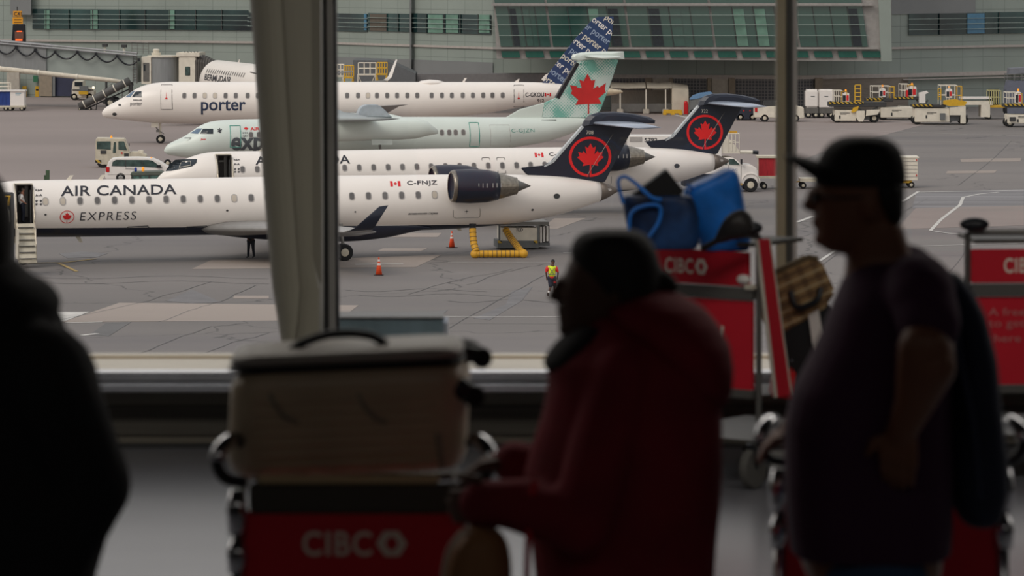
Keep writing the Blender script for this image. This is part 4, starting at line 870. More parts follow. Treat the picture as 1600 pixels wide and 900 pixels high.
# baggage cart with blue curtain
bc = gt('baggage_cart', 'white baggage cart with a blue side curtain parked at the far left', 'cart', 12, 173)
bxp(bc, -14, 39, 165, 168, -.8, .8, 'deck', cream); bxp(bc, -14, 39, 141, 143, -.85, .85, 'roof', white); bxp(bc, 16, 38, 143, 165.5, -.75, .75, 'side_panel', white)
bxp(bc, -13, 16, 143, 165, -.72, .7, 'curtain', bluecloth); rail(bc, -13, 14, 130, 141, -.7, .7, offwhite, 2); wheels(bc, (-8, 9, 16, 34), 173, -.75, .75, .24, .15)
a, c = bc.L(24, 149, -.76), bc.L(33, 145, -.76); decal(merge(poly_bm([(a.x, c.z-.1), (c.x, c.z-.1), (c.x, c.z), (a.x, c.z)]), poly_bm([(a.x, a.z), (c.x-.1, a.z), (c.x-.1, a.z+.08), (a.x, a.z+.08)])), lambda u, v: Vector((u, -.762, v)), 'lettering', mat('pale_blue_ink', (110, 160, 180), .5), bc)
for x, n in ((38, 'left'), (58, 'right')):
    b_ = gt('bollard', 'yellow post beside the grey pier, %s one of the pair' % n, 'bollard', x, 151.5, group='yellow posts at the gate wall')
    bxp(b_, x-3, x+3, 135, 151.5, -.25, .25, 'post', yellow, bevel=.03); bxp(b_, x-2, x+2, 139, 141.5, -.27, -.24, 'band', nearblack)
# truck near gate
tk = gt('service_truck', 'white service truck parked by the dark blue gateway', 'truck', 130, 156)
pr(tk, [(112, 153), (146, 153), (147, 143), (143, 138), (130, 137), (130, 126.5), (114, 126.5), (112, 140)], -1.1, 1.1, 'body', offwhite, bevel=.05); bxp(tk, 116.5, 129, 128, 134.5, -1.14, -1.05, 'window', glassdark); bxp(tk, 124, 137, 134.5, 142, -1.7, -1.1, 'equipment_box', midgrey); bxp(tk, 123, 137, 142.5, 147.5, -1.7, -1.1, 'yellow_step', yellow)
bxp(tk, 113, 146, 140, 141.5, -1.15, -1.08, 'bumper_line', darkgrey); wheels(tk, (116, 140), 157, -1.1, 1.1, .38, .25); M().ell(tk.L(146, 137, -.9), .15).build('headlamp', emit('lit_lamp', (255, 244, 220), 1.0), tk)

# pushback tug
tg = gt('pushback_tug', 'cream pushback tug with boxy cab and maple leaf, behind the minivan', 'tug', 175, 261, math.radians(4))
pr(tg, [(149, 255), (149.5, 217), (152, 216), (195, 217), (201, 234), (205, 245), (205, 258), (160, 258)], -.95, .95, 'cab', cream, bevel=.05)
for a in ([(151, 233), (173, 234), (173, 221), (151, 221)], [(176, 239), (181, 239), (181, 222), (178, 222)], [(185, 234), (198.5, 235), (194, 221), (185, 221)]): pr(tg, a, -.98, -.9, 'window', carglass, bevel=.02)
bxp(tg, 157, 166, 235, 240.5, -.98, -.9, 'grille', darkgrey); bxp(tg, 194, 201, 239.5, 245, -.98, -.9, 'grille', darkgrey)
pr(tg, [(203, 258), (203, 241), (205, 237.5), (217, 238), (229, 242), (230, 256)], -.9, .9, 'hood', cream, bevel=.05); bxp(tg, 216, 224, 235, 242, -.5, .3, 'tow_gear', offwhite, bevel=.03)
q = tg.L(190.5, 239.5, -.97); decal(scaled(leaf_bm(), .1, .1), lambda u, v: Vector((q.x+u, -.985, q.z+v)), 'maple_leaf', red, tg)
bxp(tg, 148.5, 158, 250, 254, -.99, -.9, 'hazard_strip', stripe); M().lathe([(0, .08), (.2, .07), (.25, .02)], tg.L(174, 217, 0)).build('beacon', amber, tg); wheels(tg, (160, 215), 261, -.9, .9, .4, .25)
bxp(tg, 201, 202.5, 224, 228, -1.1, -1.0, 'mirror', nearblack); mb = M(); mb.tube([tg.L(230, 254, 0), tg.L(262, 255, 0), tg.L(280, 254, 0)], .06, 6); mb.build('tow_bar', offwhite, tg)
wheel(tg, tg.L(262, 258, 0).x, 0, .28, .12)
# minivan
mv = gt('minivan', 'white minivan with a red tail lamp and amber roof beacon beyond the front jet', 'car', 215, 284, math.radians(4))
prof = [(164, 277), (164, 271), (166, 262), (170, 252), (175, 248.5), (185, 247), (215, 246.5), (237, 247.5), (248, 252), (262, 260.5), (276, 264), (283, 268), (284, 279), (280, 281), (166, 281)]
pr(mv, prof, -.92, .92, 'body', white, bevel=.06)
pr(mv, [(174.5, 259.5), (176, 253), (181, 249.8), (232, 250), (238, 251), (254, 262.5), (220, 260.5)], -.945, -.9, 'side_window', carglass, bevel=.01)
for x in (196, 222): bxp(mv, x, x+1, 250, 261, -.95, -.9, 'window_pillar', darkgrey)
pr(mv, [(239, 248.2), (248, 252.5), (261, 260), (257, 261), (245, 254)], -.8, .8, 'windshield', mat('pale_glass', (128, 144, 152), .1)); bxp(mv, 165.5, 171, 261, 269, -.96, -.7, 'tail_lamp', lamp_red, bevel=.02)
M().lathe([(0, .06), (.12, .05)], mv.L(236.5, 248, -.5)).build('beacon', amber, mv); bxp(mv, 245, 251, 258, 262, -1.1, -.95, 'mirror', nearblack)
mb = M(); mb.tube([mv.L(196, 263.5, -.94), mv.L(214, 264, -.94)], .012, 4); mb.build('door_seam', greymetal, mv); mb = M(); mb.tube([mv.L(168, 272.5, -.94), mv.L(280, 272.5, -.94)], .01, 4); mb.build('body_line', winframe, mv)
hubw = mat('silver_rim', (170, 168, 164), .3, .6)
for x in (188.5, 263):
    u = mv.L(x, 284, -.9).x
    for v in (-.83, .83): wheel(mv, u, v, .34, .22, m=hubw)
q = mv.L(239, 267.5, -.95); decal(fit(text_bm('AC', .02), q.x-.12, q.x+.14, q.z-.05, q.z+.06), lambda u, v: Vector((u, -.935, v)), 'lettering', mat('blue_ink', (50, 60, 110), .5), mv)
# dark utility truck roof
ut = gt('utility_truck', 'grey-green truck roof with blue and amber beacons showing over the front jet', 'truck', 230, 312, math.radians(3))
pr(ut, [(203, 272), (206, 269.5), (252, 268), (257, 271), (256, 274), (204, 275)], -.9, .9, 'roof', mat('grey_green', (92, 98, 88), .6), bevel=.04); pr(ut, [(205, 290), (255, 290), (253, 273), (206, 273)], -.85, .85, 'cab', mat('teal_glass', (88, 120, 112), .12, var=.5, scale=4)); pr(ut, [(196, 310), (268, 308), (270, 292), (256, 288), (200, 288)], -.9, .9, 'body', darkgrey, bevel=.05)
for x in (205, 218, 232, 250): bxp(ut, x, x+2, 273, 290, -.9, -.8, 'pillar', darkgrey)
M().lathe([(0, .05), (.08, .09), (.25, .08), (.28, .03)], ut.L(212, 268.5, 0)).build('blue_beacon', bluel, ut); M().lathe([(0, .05), (.12, .1), (.28, .08), (.32, .03)], ut.L(223.5, 268.5, 0)).build('amber_beacon', amber, ut)
mb = M(); mb.tube([ut.L(256, 274, -.8), ut.L(262, 274, -.9)], .05, 6); mb.box(ut.L(261, 270, 0).x, ut.L(265, 270, 0).x, -1, -.9, ut.L(261, 278, 0).z, ut.L(261, 273, 0).z); mb.build('mirror', nearblack, ut)
wheels(ut, (208, 258), 313, -.9, .9, .36, .25)
gp = single('post', M().box(-.09, .13, -.1, .1, 0, 2.65).box(-.2, -.1, -.06, .06, 0, 2.35).box(.1, .22, -.05, .05, 0, 1.0), mat('green_post', (70, 92, 66), .6), 'green metal post sticking up behind the front jet near its door', 'post', bevel=.01); gp.location = ((74-800)*235/F, 235, 0)
# equipment ahead of the nose
ge = gt('ground_tractor', 'dark tractor with a yellow bracket at the nose of the front jet', 'tractor', -20, 432)
pr(ge, [(-60, 425), (16, 425), (17, 330), (16, 303), (-60, 302)], -.7, .7, 'body', darkgrey, bevel=.05); mb = M(); mb.tube([ge.L(3, 307, -.75), ge.L(15, 307, -.75), ge.L(12.5, 321, -.75)], .07, 6); mb.build('yellow_bracket', yellow, ge); M().lathe([(0, .02), (.25, .14), (.8, .16)], ge.L(10, 322, -.9), (0.05, 0, -1)).build('float', offwhite, ge)
wheels(ge, (-50, 5), 430, -.7, .7, .3, .2)

# work platforms behind the porter jet
WPY = 371
for i, (x0, x1, ym, yc, lb) in enumerate(((521, 537, 101, 'w', 'white railed work platform nearest the steel column'), (538, 552, 103, 'y', 'narrow yellow railed platform between two white ones'), (559.5, 587, 98.5, 'w', 'wide white railed work platform with splayed legs'), (589, 604.5, 98, 'y', 'tall yellow railed platform at the right end of the row'))):
    wp = T('work_platform', lb, 'platform', (W((x0+x1)/2, 150, WPY-i*1.8).x, WPY-i*1.8, 0), 0, 'railed platforms behind the white airliner'); m_ = offwhite if yc == 'w' else yellow
    rail(wp, x0, x1, ym, ym+17, -.7, .7, m_, 4 if yc == 'w' else 5); a, c = wp.L(x0, ym+17, 0), wp.L(x1, ym+19, 0); M().box(a.x, c.x, -.75, .75, c.z, a.z).build('deck', m_, wp)
    for x in (a.x, c.x):
        for v in (-.7, .7): M().tube([(x, v, 0), (x, v, a.z)], .05, 6).build('leg', m_, wp)
    mb = M(); mb.tube([(a.x, -.7, .3), (c.x, -.7, a.z)], .035, 5); mb.tube([(c.x, -.7, .3), (a.x, -.7, a.z)], .035, 5); mb.build('brace', m_, wp)
sw = single('stair_enclosure', M().prism([(W(x, y, 379).x, W(x, y, 379).z) for x, y in ((553, 170), (553, 93), (605, 94), (650, 114), (650, 170))], 377, 383.5), mat('stair_grey', (98, 100, 102), .6), 'sloping grey stair enclosure against the terminal behind the work platforms', 'stairway')
lwv = single('low_wall', M().box(W(651, 0, 380).x, W(862, 0, 380).x, 379, 382, 0, W(0, 115, 380).z), mat('low_wall_grey', (116, 114, 114), .7), 'long low grey wall between the blue airliner fin and the stair enclosure', 'wall')
# tent shelter
tn = gt('tent_shelter', 'cream canvas walkway tent with open side near the terminal wall', 'tent', 1015, 177)
canvas = mat('cream_canvas', (206, 196, 178), .8, scale=1.5)
def arch(x, y0, y1, v0, v1, n=8): p = tn.L(x, y0, v0); q = tn.L(x, y1, v0); return [Vector((p.x, v0+(v1-v0)*k/n, q.z+(p.z-q.z)*math.sin(PI*(.12+.76*k/n)))) for k in range(n+1)]
mb = M()
for a, c in ((953, 1009), (1010, 1050)): mb.rings([arch(a+1, 130, 142, -1.9, 1.9), arch((a+c)/2, 131, 142, -1.9, 1.9), arch(c, 130, 142, -1.9, 1.9)], cap=False, close=False)
mb.build('roof', canvas, tn, solid=.08)
mb = M(); mb.rings([arch(1050, 130, 143, -2, 2)+[Vector((tn.L(1050, 176, -2).x, 2, 0)), Vector((tn.L(1050, 176, -2).x, -2, 0))], arch(1076, 134, 145, -2, 2)+[Vector((tn.L(1077, 176, -2).x, 2, 0)), Vector((tn.L(1077, 176, -2).x, -2, 0))]]); mb.build('end_wall', canvas, tn, bevel=.05)
for x in (969, 1009.5, 1040):
    M().box(tn.L(x-1, 150, -1.8).x, tn.L(x+1, 150, -1.8).x, -1.85, -1.75, 0, tn.L(x, 140, -1.8).z).build('post', offwhite, tn); M().box(tn.L(x-5, 150, -1.8).x, tn.L(x+5, 150, -1.8).x, -2.1, -1.5, 0, .5).build('concrete_block', lg, tn, bevel=.06)
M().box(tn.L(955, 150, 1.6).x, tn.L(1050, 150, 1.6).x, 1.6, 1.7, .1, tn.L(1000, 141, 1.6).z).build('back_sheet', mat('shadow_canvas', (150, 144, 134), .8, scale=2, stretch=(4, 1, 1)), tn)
M().box(tn.L(955, 150, 0).x, tn.L(1050, 150, 0).x, -1.3, -1.15, .2, 1.0).build('side_rail', greymetal, tn)
jbx = single('barrier', M().box(-.9, .9, -.3, .3, .15, .5).box(-.95, -.6, -.35, .35, 0, .3).box(.6, .95, -.35, .35, 0, .3).box(-.2, .2, -.35, .35, 0, .3), yellow, 'low yellow barrier block in front of the tent end wall', 'barrier', bevel=.03); jbx.location = G(1051, 179.6)
ex = T('fire_cabinet', 'tall red fire extinguisher cabinet beside the tent end', 'fire cabinet', G(1067, 178.6)+Vector((.3, 0, 0))); M().box(-.2, .2, -.2, .2, 0, 1.1).build('body', red, ex, bevel=.03); M().lathe([(1.1, .2), (1.25, .16), (1.3, .05)], (0, 0, 0)).build('cap', red, ex)
tv = gt('covered_van', 'grey van under a pale blue tarpaulin by the grille wall', 'van', 1095, 180); pr(tv, [(1077, 178), (1112, 178), (1112, 148), (1079, 156)], -1, 1, 'body', midgrey, bevel=.06); pr(tv, [(1078, 156), (1084, 150), (1095, 146), (1112, 144), (1116, 150), (1100, 152), (1088, 155)], -1.05, 1.05, 'tarpaulin', mat('blue_tarp', (104, 140, 176), .6, scale=3), bevel=.04)
wheels(tv, (1083, 1106), 180, -1, 1, .33, .22)
# pickups
dk_s = gt('pickup_truck', 'dark blue pickup with twin red lamps parked tail to the white pickup', 'truck', 1170, 190, dy=3); pr(dk_s, [(1150, 187), (1182, 187), (1182, 168), (1176, 166), (1150, 163)], -.9, .9, 'body', mat('dark_blue', (44, 48, 62), .3), bevel=.08)
for x in (1162, 1172): bxp(dk_s, x-1, x+1, 172, 174, -.93, -.88, 'tail_lamp', lamp_red)
wheels(dk_s, (1157, 1176), 190, -.9, .9, .33, .22)
pu = gt('pickup_truck', 'white pickup with red tail lamp and a loaded roof, cut by the window mullion', 'truck', 1205, 190)
pr(pu, [(1179, 184), (1179, 167), (1214, 166), (1214, 158), (1238, 157), (1246, 166), (1256, 168), (1257, 185)], -.95, .95, 'body', offwhite, bevel=.06); bxp(pu, 1179.5, 1183.5, 168.5, 175, -.98, -.8, 'tail_lamp', lamp_red); pr(pu, [(1217, 166), (1217, 159.5), (1236, 158.5), (1242, 166)], -.98, -.9, 'window', glassdark)
bxp(pu, 1194, 1214, 158, 166, -.7, .7, 'cargo', darkgrey, bevel=.05); wheels(pu, (1195, 1243), 190, -.95, .95, .37, .24)
# catering truck
ct_ = gt('catering_truck', 'white catering truck numbered 5792 behind the rear jet tail', 'truck', 1080, 299, math.radians(3))
bxp(ct_, 984, 1128, 212.5, 272, -1.1, 1.3, 'box_body', white, bevel=.03); bxp(ct_, 984, 1003, 214, 221, -1.14, -1.0, 'rear_panel', winframe)
a, c = ct_.L(1007, 222, -1.1), ct_.L(1027, 215.5, -1.1); decal(fit(text_bm('5792', .02), a.x, c.x, a.z, c.z), lambda u, v: Vector((u, -1.115, v)), 'fleet_number', ink, ct_)
pr(ct_, [(1128, 240), (1128, 212), (1135, 212), (1156, 236), (1156, 240)], -1.0, 1.2, 'front_platform', offwhite); rail(ct_, 1138, 1155, 209, 236, -1.0, 1.2, offwhite, 4); bxp(ct_, 1140, 1152, 205, 209, -.3, .3, 'amber_bar', mat('amber_plastic', (200, 150, 50), .5))
mb = M(); mb.tube([ct_.L(1156, 237.5, -.9), ct_.L(1178, 238, -.9)], .12, 8); mb.build('boom', offwhite, ct_); mb = M(); mb.tube([ct_.L(1176, 238, -.9), ct_.L(1185, 238.5, -.9)], .13, 8); mb.build('boom_end', nearblack, ct_)
pr(ct_, [(1120, 290), (1120, 250), (1124, 246), (1140, 245.5), (1148, 247), (1158, 256), (1175, 258), (1184, 264), (1186, 288)], -1.0, 1.0, 'cab', white, bevel=.08); pr(ct_, [(1139, 257), (1139, 248), (1147, 248.5), (1156, 257.5)], -1.04, -.95, 'side_window', carglass); bxp(ct_, 1131, 1136, 249, 257, -1.04, -.95, 'side_window', carglass)
bxp(ct_, 1157, 1160, 249, 257, -1.25, -1.1, 'mirror', nearblack); bxp(ct_, 1068, 1135, 272, 291, -.9, .9, 'chassis', mat('dark_chassis', (42, 44, 52), .6)); bxp(ct_, 1150, 1160, 286.5, 290, -1.03, -.9, 'step', yellow)
q = ct_.L(1148, 265, -1); decal(fit(text_bm('AC', .0), q.x-.2, q.x+.2, q.z-.06, q.z+.06), lambda u, v: Vector((u, -1.012, v)), 'lettering', mat('blue_ink2', (60, 90, 150), .5), ct_); mb = M(); mb.tube([ct_.L(1138, 288, -1.005), ct_.L(1138, 258, -1.005)], .015, 4); mb.tube([ct_.L(1158, 288, -1.005), ct_.L(1158, 258, -1.005)], .015, 4); mb.build('door_seam', greymetal, ct_)
wheels(ct_, (1173, 1010), 299, -1.05, 1.05, .48, .3)
M().rings([[ct_.L(1173, 285, v)+Vector((.62*math.cos(a*PI/8), 0, .6*math.sin(a*PI/8))) for a in range(9)] for v in (-1.06, -.7)], cap=False, close=False).build('wheel_arch', white, ct_, solid=.05)
# carts with red curtain, open dolly and white container
rc = gt('baggage_cart', 'baggage cart with a red curtain in front of the catering truck', 'cart', 1212, 295)
bxp(rc, 1184, 1240, 275, 279, -.8, .8, 'deck', cream); bxp(rc, 1183, 1241, 244, 247, -.85, .85, 'roof', cream); bxp(rc, 1186, 1238, 247, 275, -.76, .76, 'curtain', redcloth); mb = M()
for x in (1184.5, 1239):
    for v in (-.8, .8): mb.tube([rc.L(x, 276, v), rc.L(x, 246, v)], .04, 6)
mb.build('frame', cream, rc); wheels(rc, (1194, 1230), 289, -.75, .75, .22, .14); rc.e.location.z = 0
dl = gt('baggage_dolly', 'low flat dolly with cream deck beside the window mullion', 'cart', 1290, 294); bxp(dl, 1250, 1335, 279, 284, -.8, .8, 'deck', cream); wheels(dl, (1255, 1325), 293, -.7, .7, .22, .14); mb = M(); mb.tube([dl.L(1240, 285, 0), dl.L(1252, 283, 0)], .05, 6); mb.build('tow_bar', yellow, dl)
wc = gt('baggage_cart', 'closed white container cart with its end just right of the black cap', 'cart', 1395, 293)
bxp(wc, 1352, 1434, 246, 282, -.8, .8, 'container', offwhite, bevel=.02); mb = M()
for y in (252, 258, 264, 270, 276): mb.box(wc.L(1352, y, -.8).x, wc.L(1433, y, -.8).x, -.82, -.79, wc.L(1400, y, -.8).z-.015, wc.L(1400, y, -.8).z+.015)
mb.build('rib', winframe, wc); bxp(wc, 1352, 1436, 245, 247, -.83, .83, 'roof', offwhite); bxp(wc, 1352, 1425, 282, 286, -.7, .7, 'frame', yellow); wheels(wc, (1362, 1424), 293, -.7, .7, .22, .14)
for x, y in ((1432, 250), (1432, 274)): bxp(wc, x-.8, x+.8, y-1.5, y+1.5, -.83, -.8, 'marker', lamp_red)
# right side equipment
for i, (x0, x1, lb) in enumerate(((1259, 1279, 'white rounded power unit next to the window mullion'), (1280, 1303, 'white boxy power unit right of the rounded one'))):
    gu = gt('ground_power_unit', lb, 'power unit', (x0+x1)/2, 184); bxp(gu, x0, x1, 141, 168, -.9, .9, 'housing', white, bevel=.12 if i == 0 else .04); bxp(gu, x0, x1, 168, 177, -.88, .88, 'base', greymetal); bxp(gu, x0+2, x1-2, 140, 142, -.7, .7, 'lid', white)
    wheels(gu, (x0+4, x1-4), 184, -.85, .85, .3, .18); bxp(gu, x0+8, x0+14, 150, 151, -.93, -.9, 'vent', midgrey)
def loader(label, x0, x1, yg, deck, body, cab, rails, ladder=None, extra=(), group='cargo loaders along the terminal'):
    t = gt('cargo_loader', label, 'loader', (x0+x1)/2, yg, 0, group); 
    bxp(t, body[0], body[1], body[2], body[3], -1.1, 1.1, 'body', offwhite, bevel=.05); b2 = (body[0]+body[1])/2
    q = t.L(b2, (body[2]+body[3])/2, -1.1); decal(merge(poly_bm([(-.5, .2), (.4, .2), (.4, .26), (-.5, .26)]), poly_bm([(-.5, .1), (.1, .1), (.1, .14), (-.5, .14)]), poly_bm([(-.6, -.3), (-.45, -.3), (-.45, 0), (-.6, 0)])), lambda u, v: Vector((q.x+u, -1.115, q.z+v)), 'decal_marking', darkgrey, t)
    bxp(t, deck[0], deck[1], deck[2], deck[3], -1.2, 1.2, 'deck', darkgrey, bevel=.04); bxp(t, deck[0], deck[0]+(deck[1]-deck[0])*.6, deck[2]-1, deck[2]+2.5, -1.25, -1.15, 'hazard_edge', stripe)
    mb = M()
    for k in range(6): x = deck[0]+4+(deck[1]-deck[0]-8)*k/5; p = t.L(x, deck[2], -1.0); mb.lathe([(-.9, .09), (.9, .09)], (p.x, 0, p.z), (0, 1, 0), 8)
    mb.build('roller', greymetal, t)
    mb = M(); mb.tube([t.L(body[1], body[3], -.8), t.L(x1, deck[3], -.8)], .1, 6); mb.tube([t.L(body[1], deck[3], -.8), t.L(x1, body[3], -.8)], .1, 6); mb.build('scissor_arm', midgrey, t)
    bxp(t, body[1], x1, (deck[3]+body[3])/2, body[3]-2, -.9, .9, 'chassis', mat('chassis_grey', (96, 98, 100), .6) if 'chassis_grey' not in bpy.data.materials else bpy.data.materials['chassis_grey'])
    if cab:
        c = pr(t, [(cab[0], cab[3]), (cab[1], cab[3]), (cab[1], cab[2]+2), ((cab[0]+cab[1])/2+1, cab[2]), (cab[0], cab[2]+3)], -1.1, -.4, 'control_cab', white, bevel=.03); bxp(t, cab[0]+1, (cab[0]+cab[1])/2, cab[2]+5, cab[3]-2, -1.14, -1.08, 'cab_window', glassdark, c)
        bxp(t, (cab[0]+cab[1])/2+1, cab[1]-1, cab[2]+5, cab[3]-3, -1.14, -1.08, 'warning_panel', red, c); M().lathe([(0, .1), (.2, .08)], t.L((cab[0]+cab[1])/2, cab[2]-1, -.7)).build('beacon', amber, c)
    if rails: rail(t, rails[0], rails[1], rails[2], deck[2], -1.1, 1.1, offwhite, 3); rail(t, rails[1], rails[1]+7, rails[2]+1, deck[2], -1.1, -.2, yellow, 2)
    if ladder:
        mb = M()
        for x in ladder[:2]: mb.tube([t.L(x, ladder[2], -1.15), t.L(x, ladder[3], -1.15)], .06, 6)
        k = ladder[2]
        while k < ladder[3]: mb.tube([t.L(ladder[0], k, -1.15), t.L(ladder[1], k, -1.15)], .05, 5); k += 6
        mb.build('ladder', yellow, t)
    wheels(t, (body[0]+4, x1-6), yg, -1.0, 1.0, .42, .3)
    for nm, m_, a in extra: pr(t, a, -1.3, -1.0, nm, m_)
    return t
loader('cargo loader with a tall yellow ladder, nearest the power units', 1296, 1372, 191, (1296, 1385, 160, 167), (1304, 1338, 172, 189), (1316, 1327, 144, 160), (1304, 1316, 142), (1336, 1345, 133, 160), (('side_cabinet', offwhite, [(1338, 184), (1338, 173), (1351, 173), (1351, 184), (1348, 190), (1342, 190)]), ('wheel_guard', offwhite, [(1353, 181), (1354, 172), (1376, 171), (1371, 179)]), ('yellow_hinge', yellow, [(1330, 175), (1334, 168), (1342, 166), (1340, 173), (1333, 176)])))
loader('cargo loader with a striped raised deck and white railed cab, second from the ladder', 1355, 1432, 187, (1354, 1396, 154, 159), (1376, 1428, 168, 184), (1374, 1384, 137, 152), (1363, 1391, 135), None, (('yellow_beam', yellow, [(1340, 164), (1340, 161), (1376, 157), (1376, 161)]),))
loader('cargo loader with a red cylinder on its small cab, middle of the row', 1398, 1450, 184, (1398, 1446, 152, 156), (1406, 1432, 166, 182), (1418, 1432, 134, 151), (1408, 1420, 132), None, (('red_cylinder', red, [(1416, 151), (1416, 141), (1419, 141), (1419, 151)]), ('white_panel', white, [(1436, 161), (1436, 145), (1448, 142), (1451, 145), (1446, 147), (1446, 161)])))
loader('big cream cargo loader with a bright yellow deck arm in front of the green wall', 1428, 1512, 194, (1426, 1478, 164, 168), (1429, 1484, 169, 191), (1478, 1488, 138, 153), (1470, 1496, 134), (1466, 1470, 139, 156), (('yellow_arm', yellow, [(1474, 163), (1474, 157), (1492, 155), (1511, 159), (1508, 165), (1484, 166)]), ('rear_column', offwhite, [(1484, 168), (1509, 166), (1509, 193), (1501, 193), (1501, 180), (1484, 180)]), ('round_vent', midgrey, [(1469, 187), (1469, 177), (1477, 177), (1477, 187)])))
ld5 = loader('cargo loader cut by the right edge of the frame', 1572, 1640, 198, (1570, 1640, 163, 168), (1574, 1625, 179, 193), (1586, 1596, 143, 162), (1573, 1590, 145), None, (('grille', darkgrey, [(1578, 189), (1578, 183), (1587, 183), (1587, 189)]),))
fd = gt('container_frame', 'white steel container frame with folding rails between two cargo loaders', 'rack', 1525, 186, 0)
for a in ((1501, 1551, 158, 164), (1501, 1508, 164, 183), (1533, 1547, 164, 183)): bxp(fd, *a, -1, 1, 'frame', offwhite)
bxp(fd, 1502, 1550, 152, 154.5, -1, 1, 'top_beam', white); rail(fd, 1546, 1564, 142, 163, -1, 1, mat('faded_yellow', (176, 170, 120), .6), 6); bxp(fd, 1547, 1585, 165, 168, -.9, .9, 'yellow_deck', yellow); wheels(fd, (1508, 1545), 186, -.9, .9, .25, .15)
st2 = T('boarding_stairs', 'grey covered boarding stairs standing at the upper right edge', 'stairs', (W(1592, 150, 372).x, 372, 0)); pr(st2, [(1578, 107), (1620, 105), (1620, 113), (1577, 116)], -1, 1, 'canopy', mat('stair_cover', (120, 122, 130), .6)); pr(st2, [(1572, 140), (1576, 126), (1620, 126), (1620, 178), (1574, 178)], -1, 1, 'housing', mat('stair_blue_grey', (104, 108, 122), .6)); rail(st2, 1574, 1620, 116, 127, -1, 1, midgrey, 5)
wheels(st2, (1580, 1612), 187, -.9, .9, .6, .3)

# traffic cones
for i, (x, y, lb) in enumerate(((592, 430, 'orange traffic cone on the asphalt in front of the small concrete patch'), (706, 387, 'orange traffic cone under the front jet engine'))):
    g = G(x, y)
    if i == 0:
        cn = T('traffic_cone', lb, 'traffic cone', g, 0, 'orange cones around the front jet'); M().box(-.24, .24, -.24, .24, 0, .04).build('base', nearblack, cn, bevel=.01); M().lathe([(.03, .17), (.45, .1), (.86, .035), (.9, .02)], (0, 0, 0), n=24).build('body', orange, cn, smooth=True)
        for z, r in ((.5, .096), (.68, .067)): M().lathe([(z, r), (z+.1, r-.016)], (0, 0, 0), n=24, cap=False).build('reflective_band', white, cn)
    else: dup(cn, g, .4, lb)
# yellow air hose
hs = T('air_hose', 'yellow spiral-ribbed air hose running from the jet belly to the grey and white trailer', 'hose', G(780, 402))
hm = mat('hose_yellow', (214, 158, 34), .6)
pth = [hs.L(738.5, 357, 0), hs.L(740, 375, -.1), hs.L(743, 392, -.25), hs.L(748, 397, -.4)]
def ribbed(pts, r, per=.22):
    P = catmull3(pts, 14); R = []; acc = 0
    mb = M(); rad = []
    for i, p in enumerate(P):
        if i: acc += (p-P[i-1]).length
        rad.append(r*(1+.05*math.sin(acc*2*PI/per)))
    return mb.tube(P, rad, 14)
def catmull3(P, n):
    out = []
    for i in range(len(P)-1):
        p0, p1, p2, p3 = Vector(P[max(i-1, 0)]), Vector(P[i]), Vector(P[i+1]), Vector(P[min(i+2, len(P)-1)])
        for k in range(n): q = k/n; out.append(.5*((2*p1)+(p2-p0)*q+(2*p0-5*p1+4*p2-p3)*q*q+(3*p1-p0-3*p2+p3)*q**3))
    return out+[Vector(P[-1])]
def spiral(pts, r, per, name, parent):
    P = catmull3(pts, 10); mb = M(); acc = 0
    for a, c in zip(P, P[1:]):
        d = c-a; ln = d.length
        while acc < ln: p = a+d*(acc/ln); e = d.normalized(); mb.tube([p-e*.012, p+e*.012], r*1.07, 14); acc += per
        acc -= ln
    return mb.build(name, darkgrey, parent)
a = [hs.L(738.5, 357, 0), hs.L(740, 378, -.2), hs.L(744, 393, -.45)]; z_ = .21
c = [hs.L(742, 396, -.4), hs.L(760, 400, -.4), hs.L(790, 399, -.35), hs.L(818, 397, -.3)]
for p in c: p.z = z_
d = [hs.L(817, 397, -.3), hs.L(806, 382, 1.2), hs.L(797, 370, 2.2), hs.L(790, 358, 2.6)]; d[0].z = z_
for nm, pp in (('hose', a), ('hose', c), ('hose', d)): o = M().tube(catmull3(pp, 12), .185, 14).build(nm, hm, hs, smooth=True); spiral(pp, .185, .23, 'rib', o)
M().ell(c[0], .235).build('elbow', hm, hs, smooth=True); M().ell(c[-1], .235).build('elbow', hm, hs, smooth=True); M().lathe([(0, .19), (-.3, .16)], a[0]+Vector((0, 0, .25))).build('coupling', nearblack, hs)
tl = T('air_start_unit', 'grey and white equipment trailer behind the jet tail with hazard stripes', 'trailer', (W(815, 390, 207.5).x, 207.5, 0), math.radians(8))
bxp(tl, 783, 839, 356, 376, -.8, .8, 'panel', offwhite); bxp(tl, 778, 842, 376, 388, -.85, .9, 'base', midgrey, bevel=.03); bxp(tl, 779, 858, 346.5, 352, -.85, 1.6, 'roof', greymetal, bevel=.02)
for x in (779, 840): bxp(tl, x, x+3, 352, 378, -.86, -.8, 'corner_post', midgrey)
for k, x in enumerate((843, 848, 853)): bxp(tl, x+1, x+4, 354+k*-.3, 379-k, -.5, 1.2, 'end_louvre', white)
bxp(tl, 842.5, 859, 379, 384, -.4, 1.4, 'end_ledge', midgrey); bxp(tl, 856, 858.5, 352, 378, -.3, 1.5, 'corner_post', darkgrey)
for x in (778, 834): bxp(tl, x, x+6, 376, 380, -.88, -.84, 'hazard_marking', stripe)
a, c = tl.L(806, 361.5, -.8), tl.L(817, 356.5, -.8); decal(fit(text_bm('TLD', .04, .2), a.x, c.x, a.z, c.z), lambda u, v: Vector((u, -.815, v)), 'lettering', ink, tl)
wheels(tl, (800, 830), 396, -.6, .6, .22, .15)

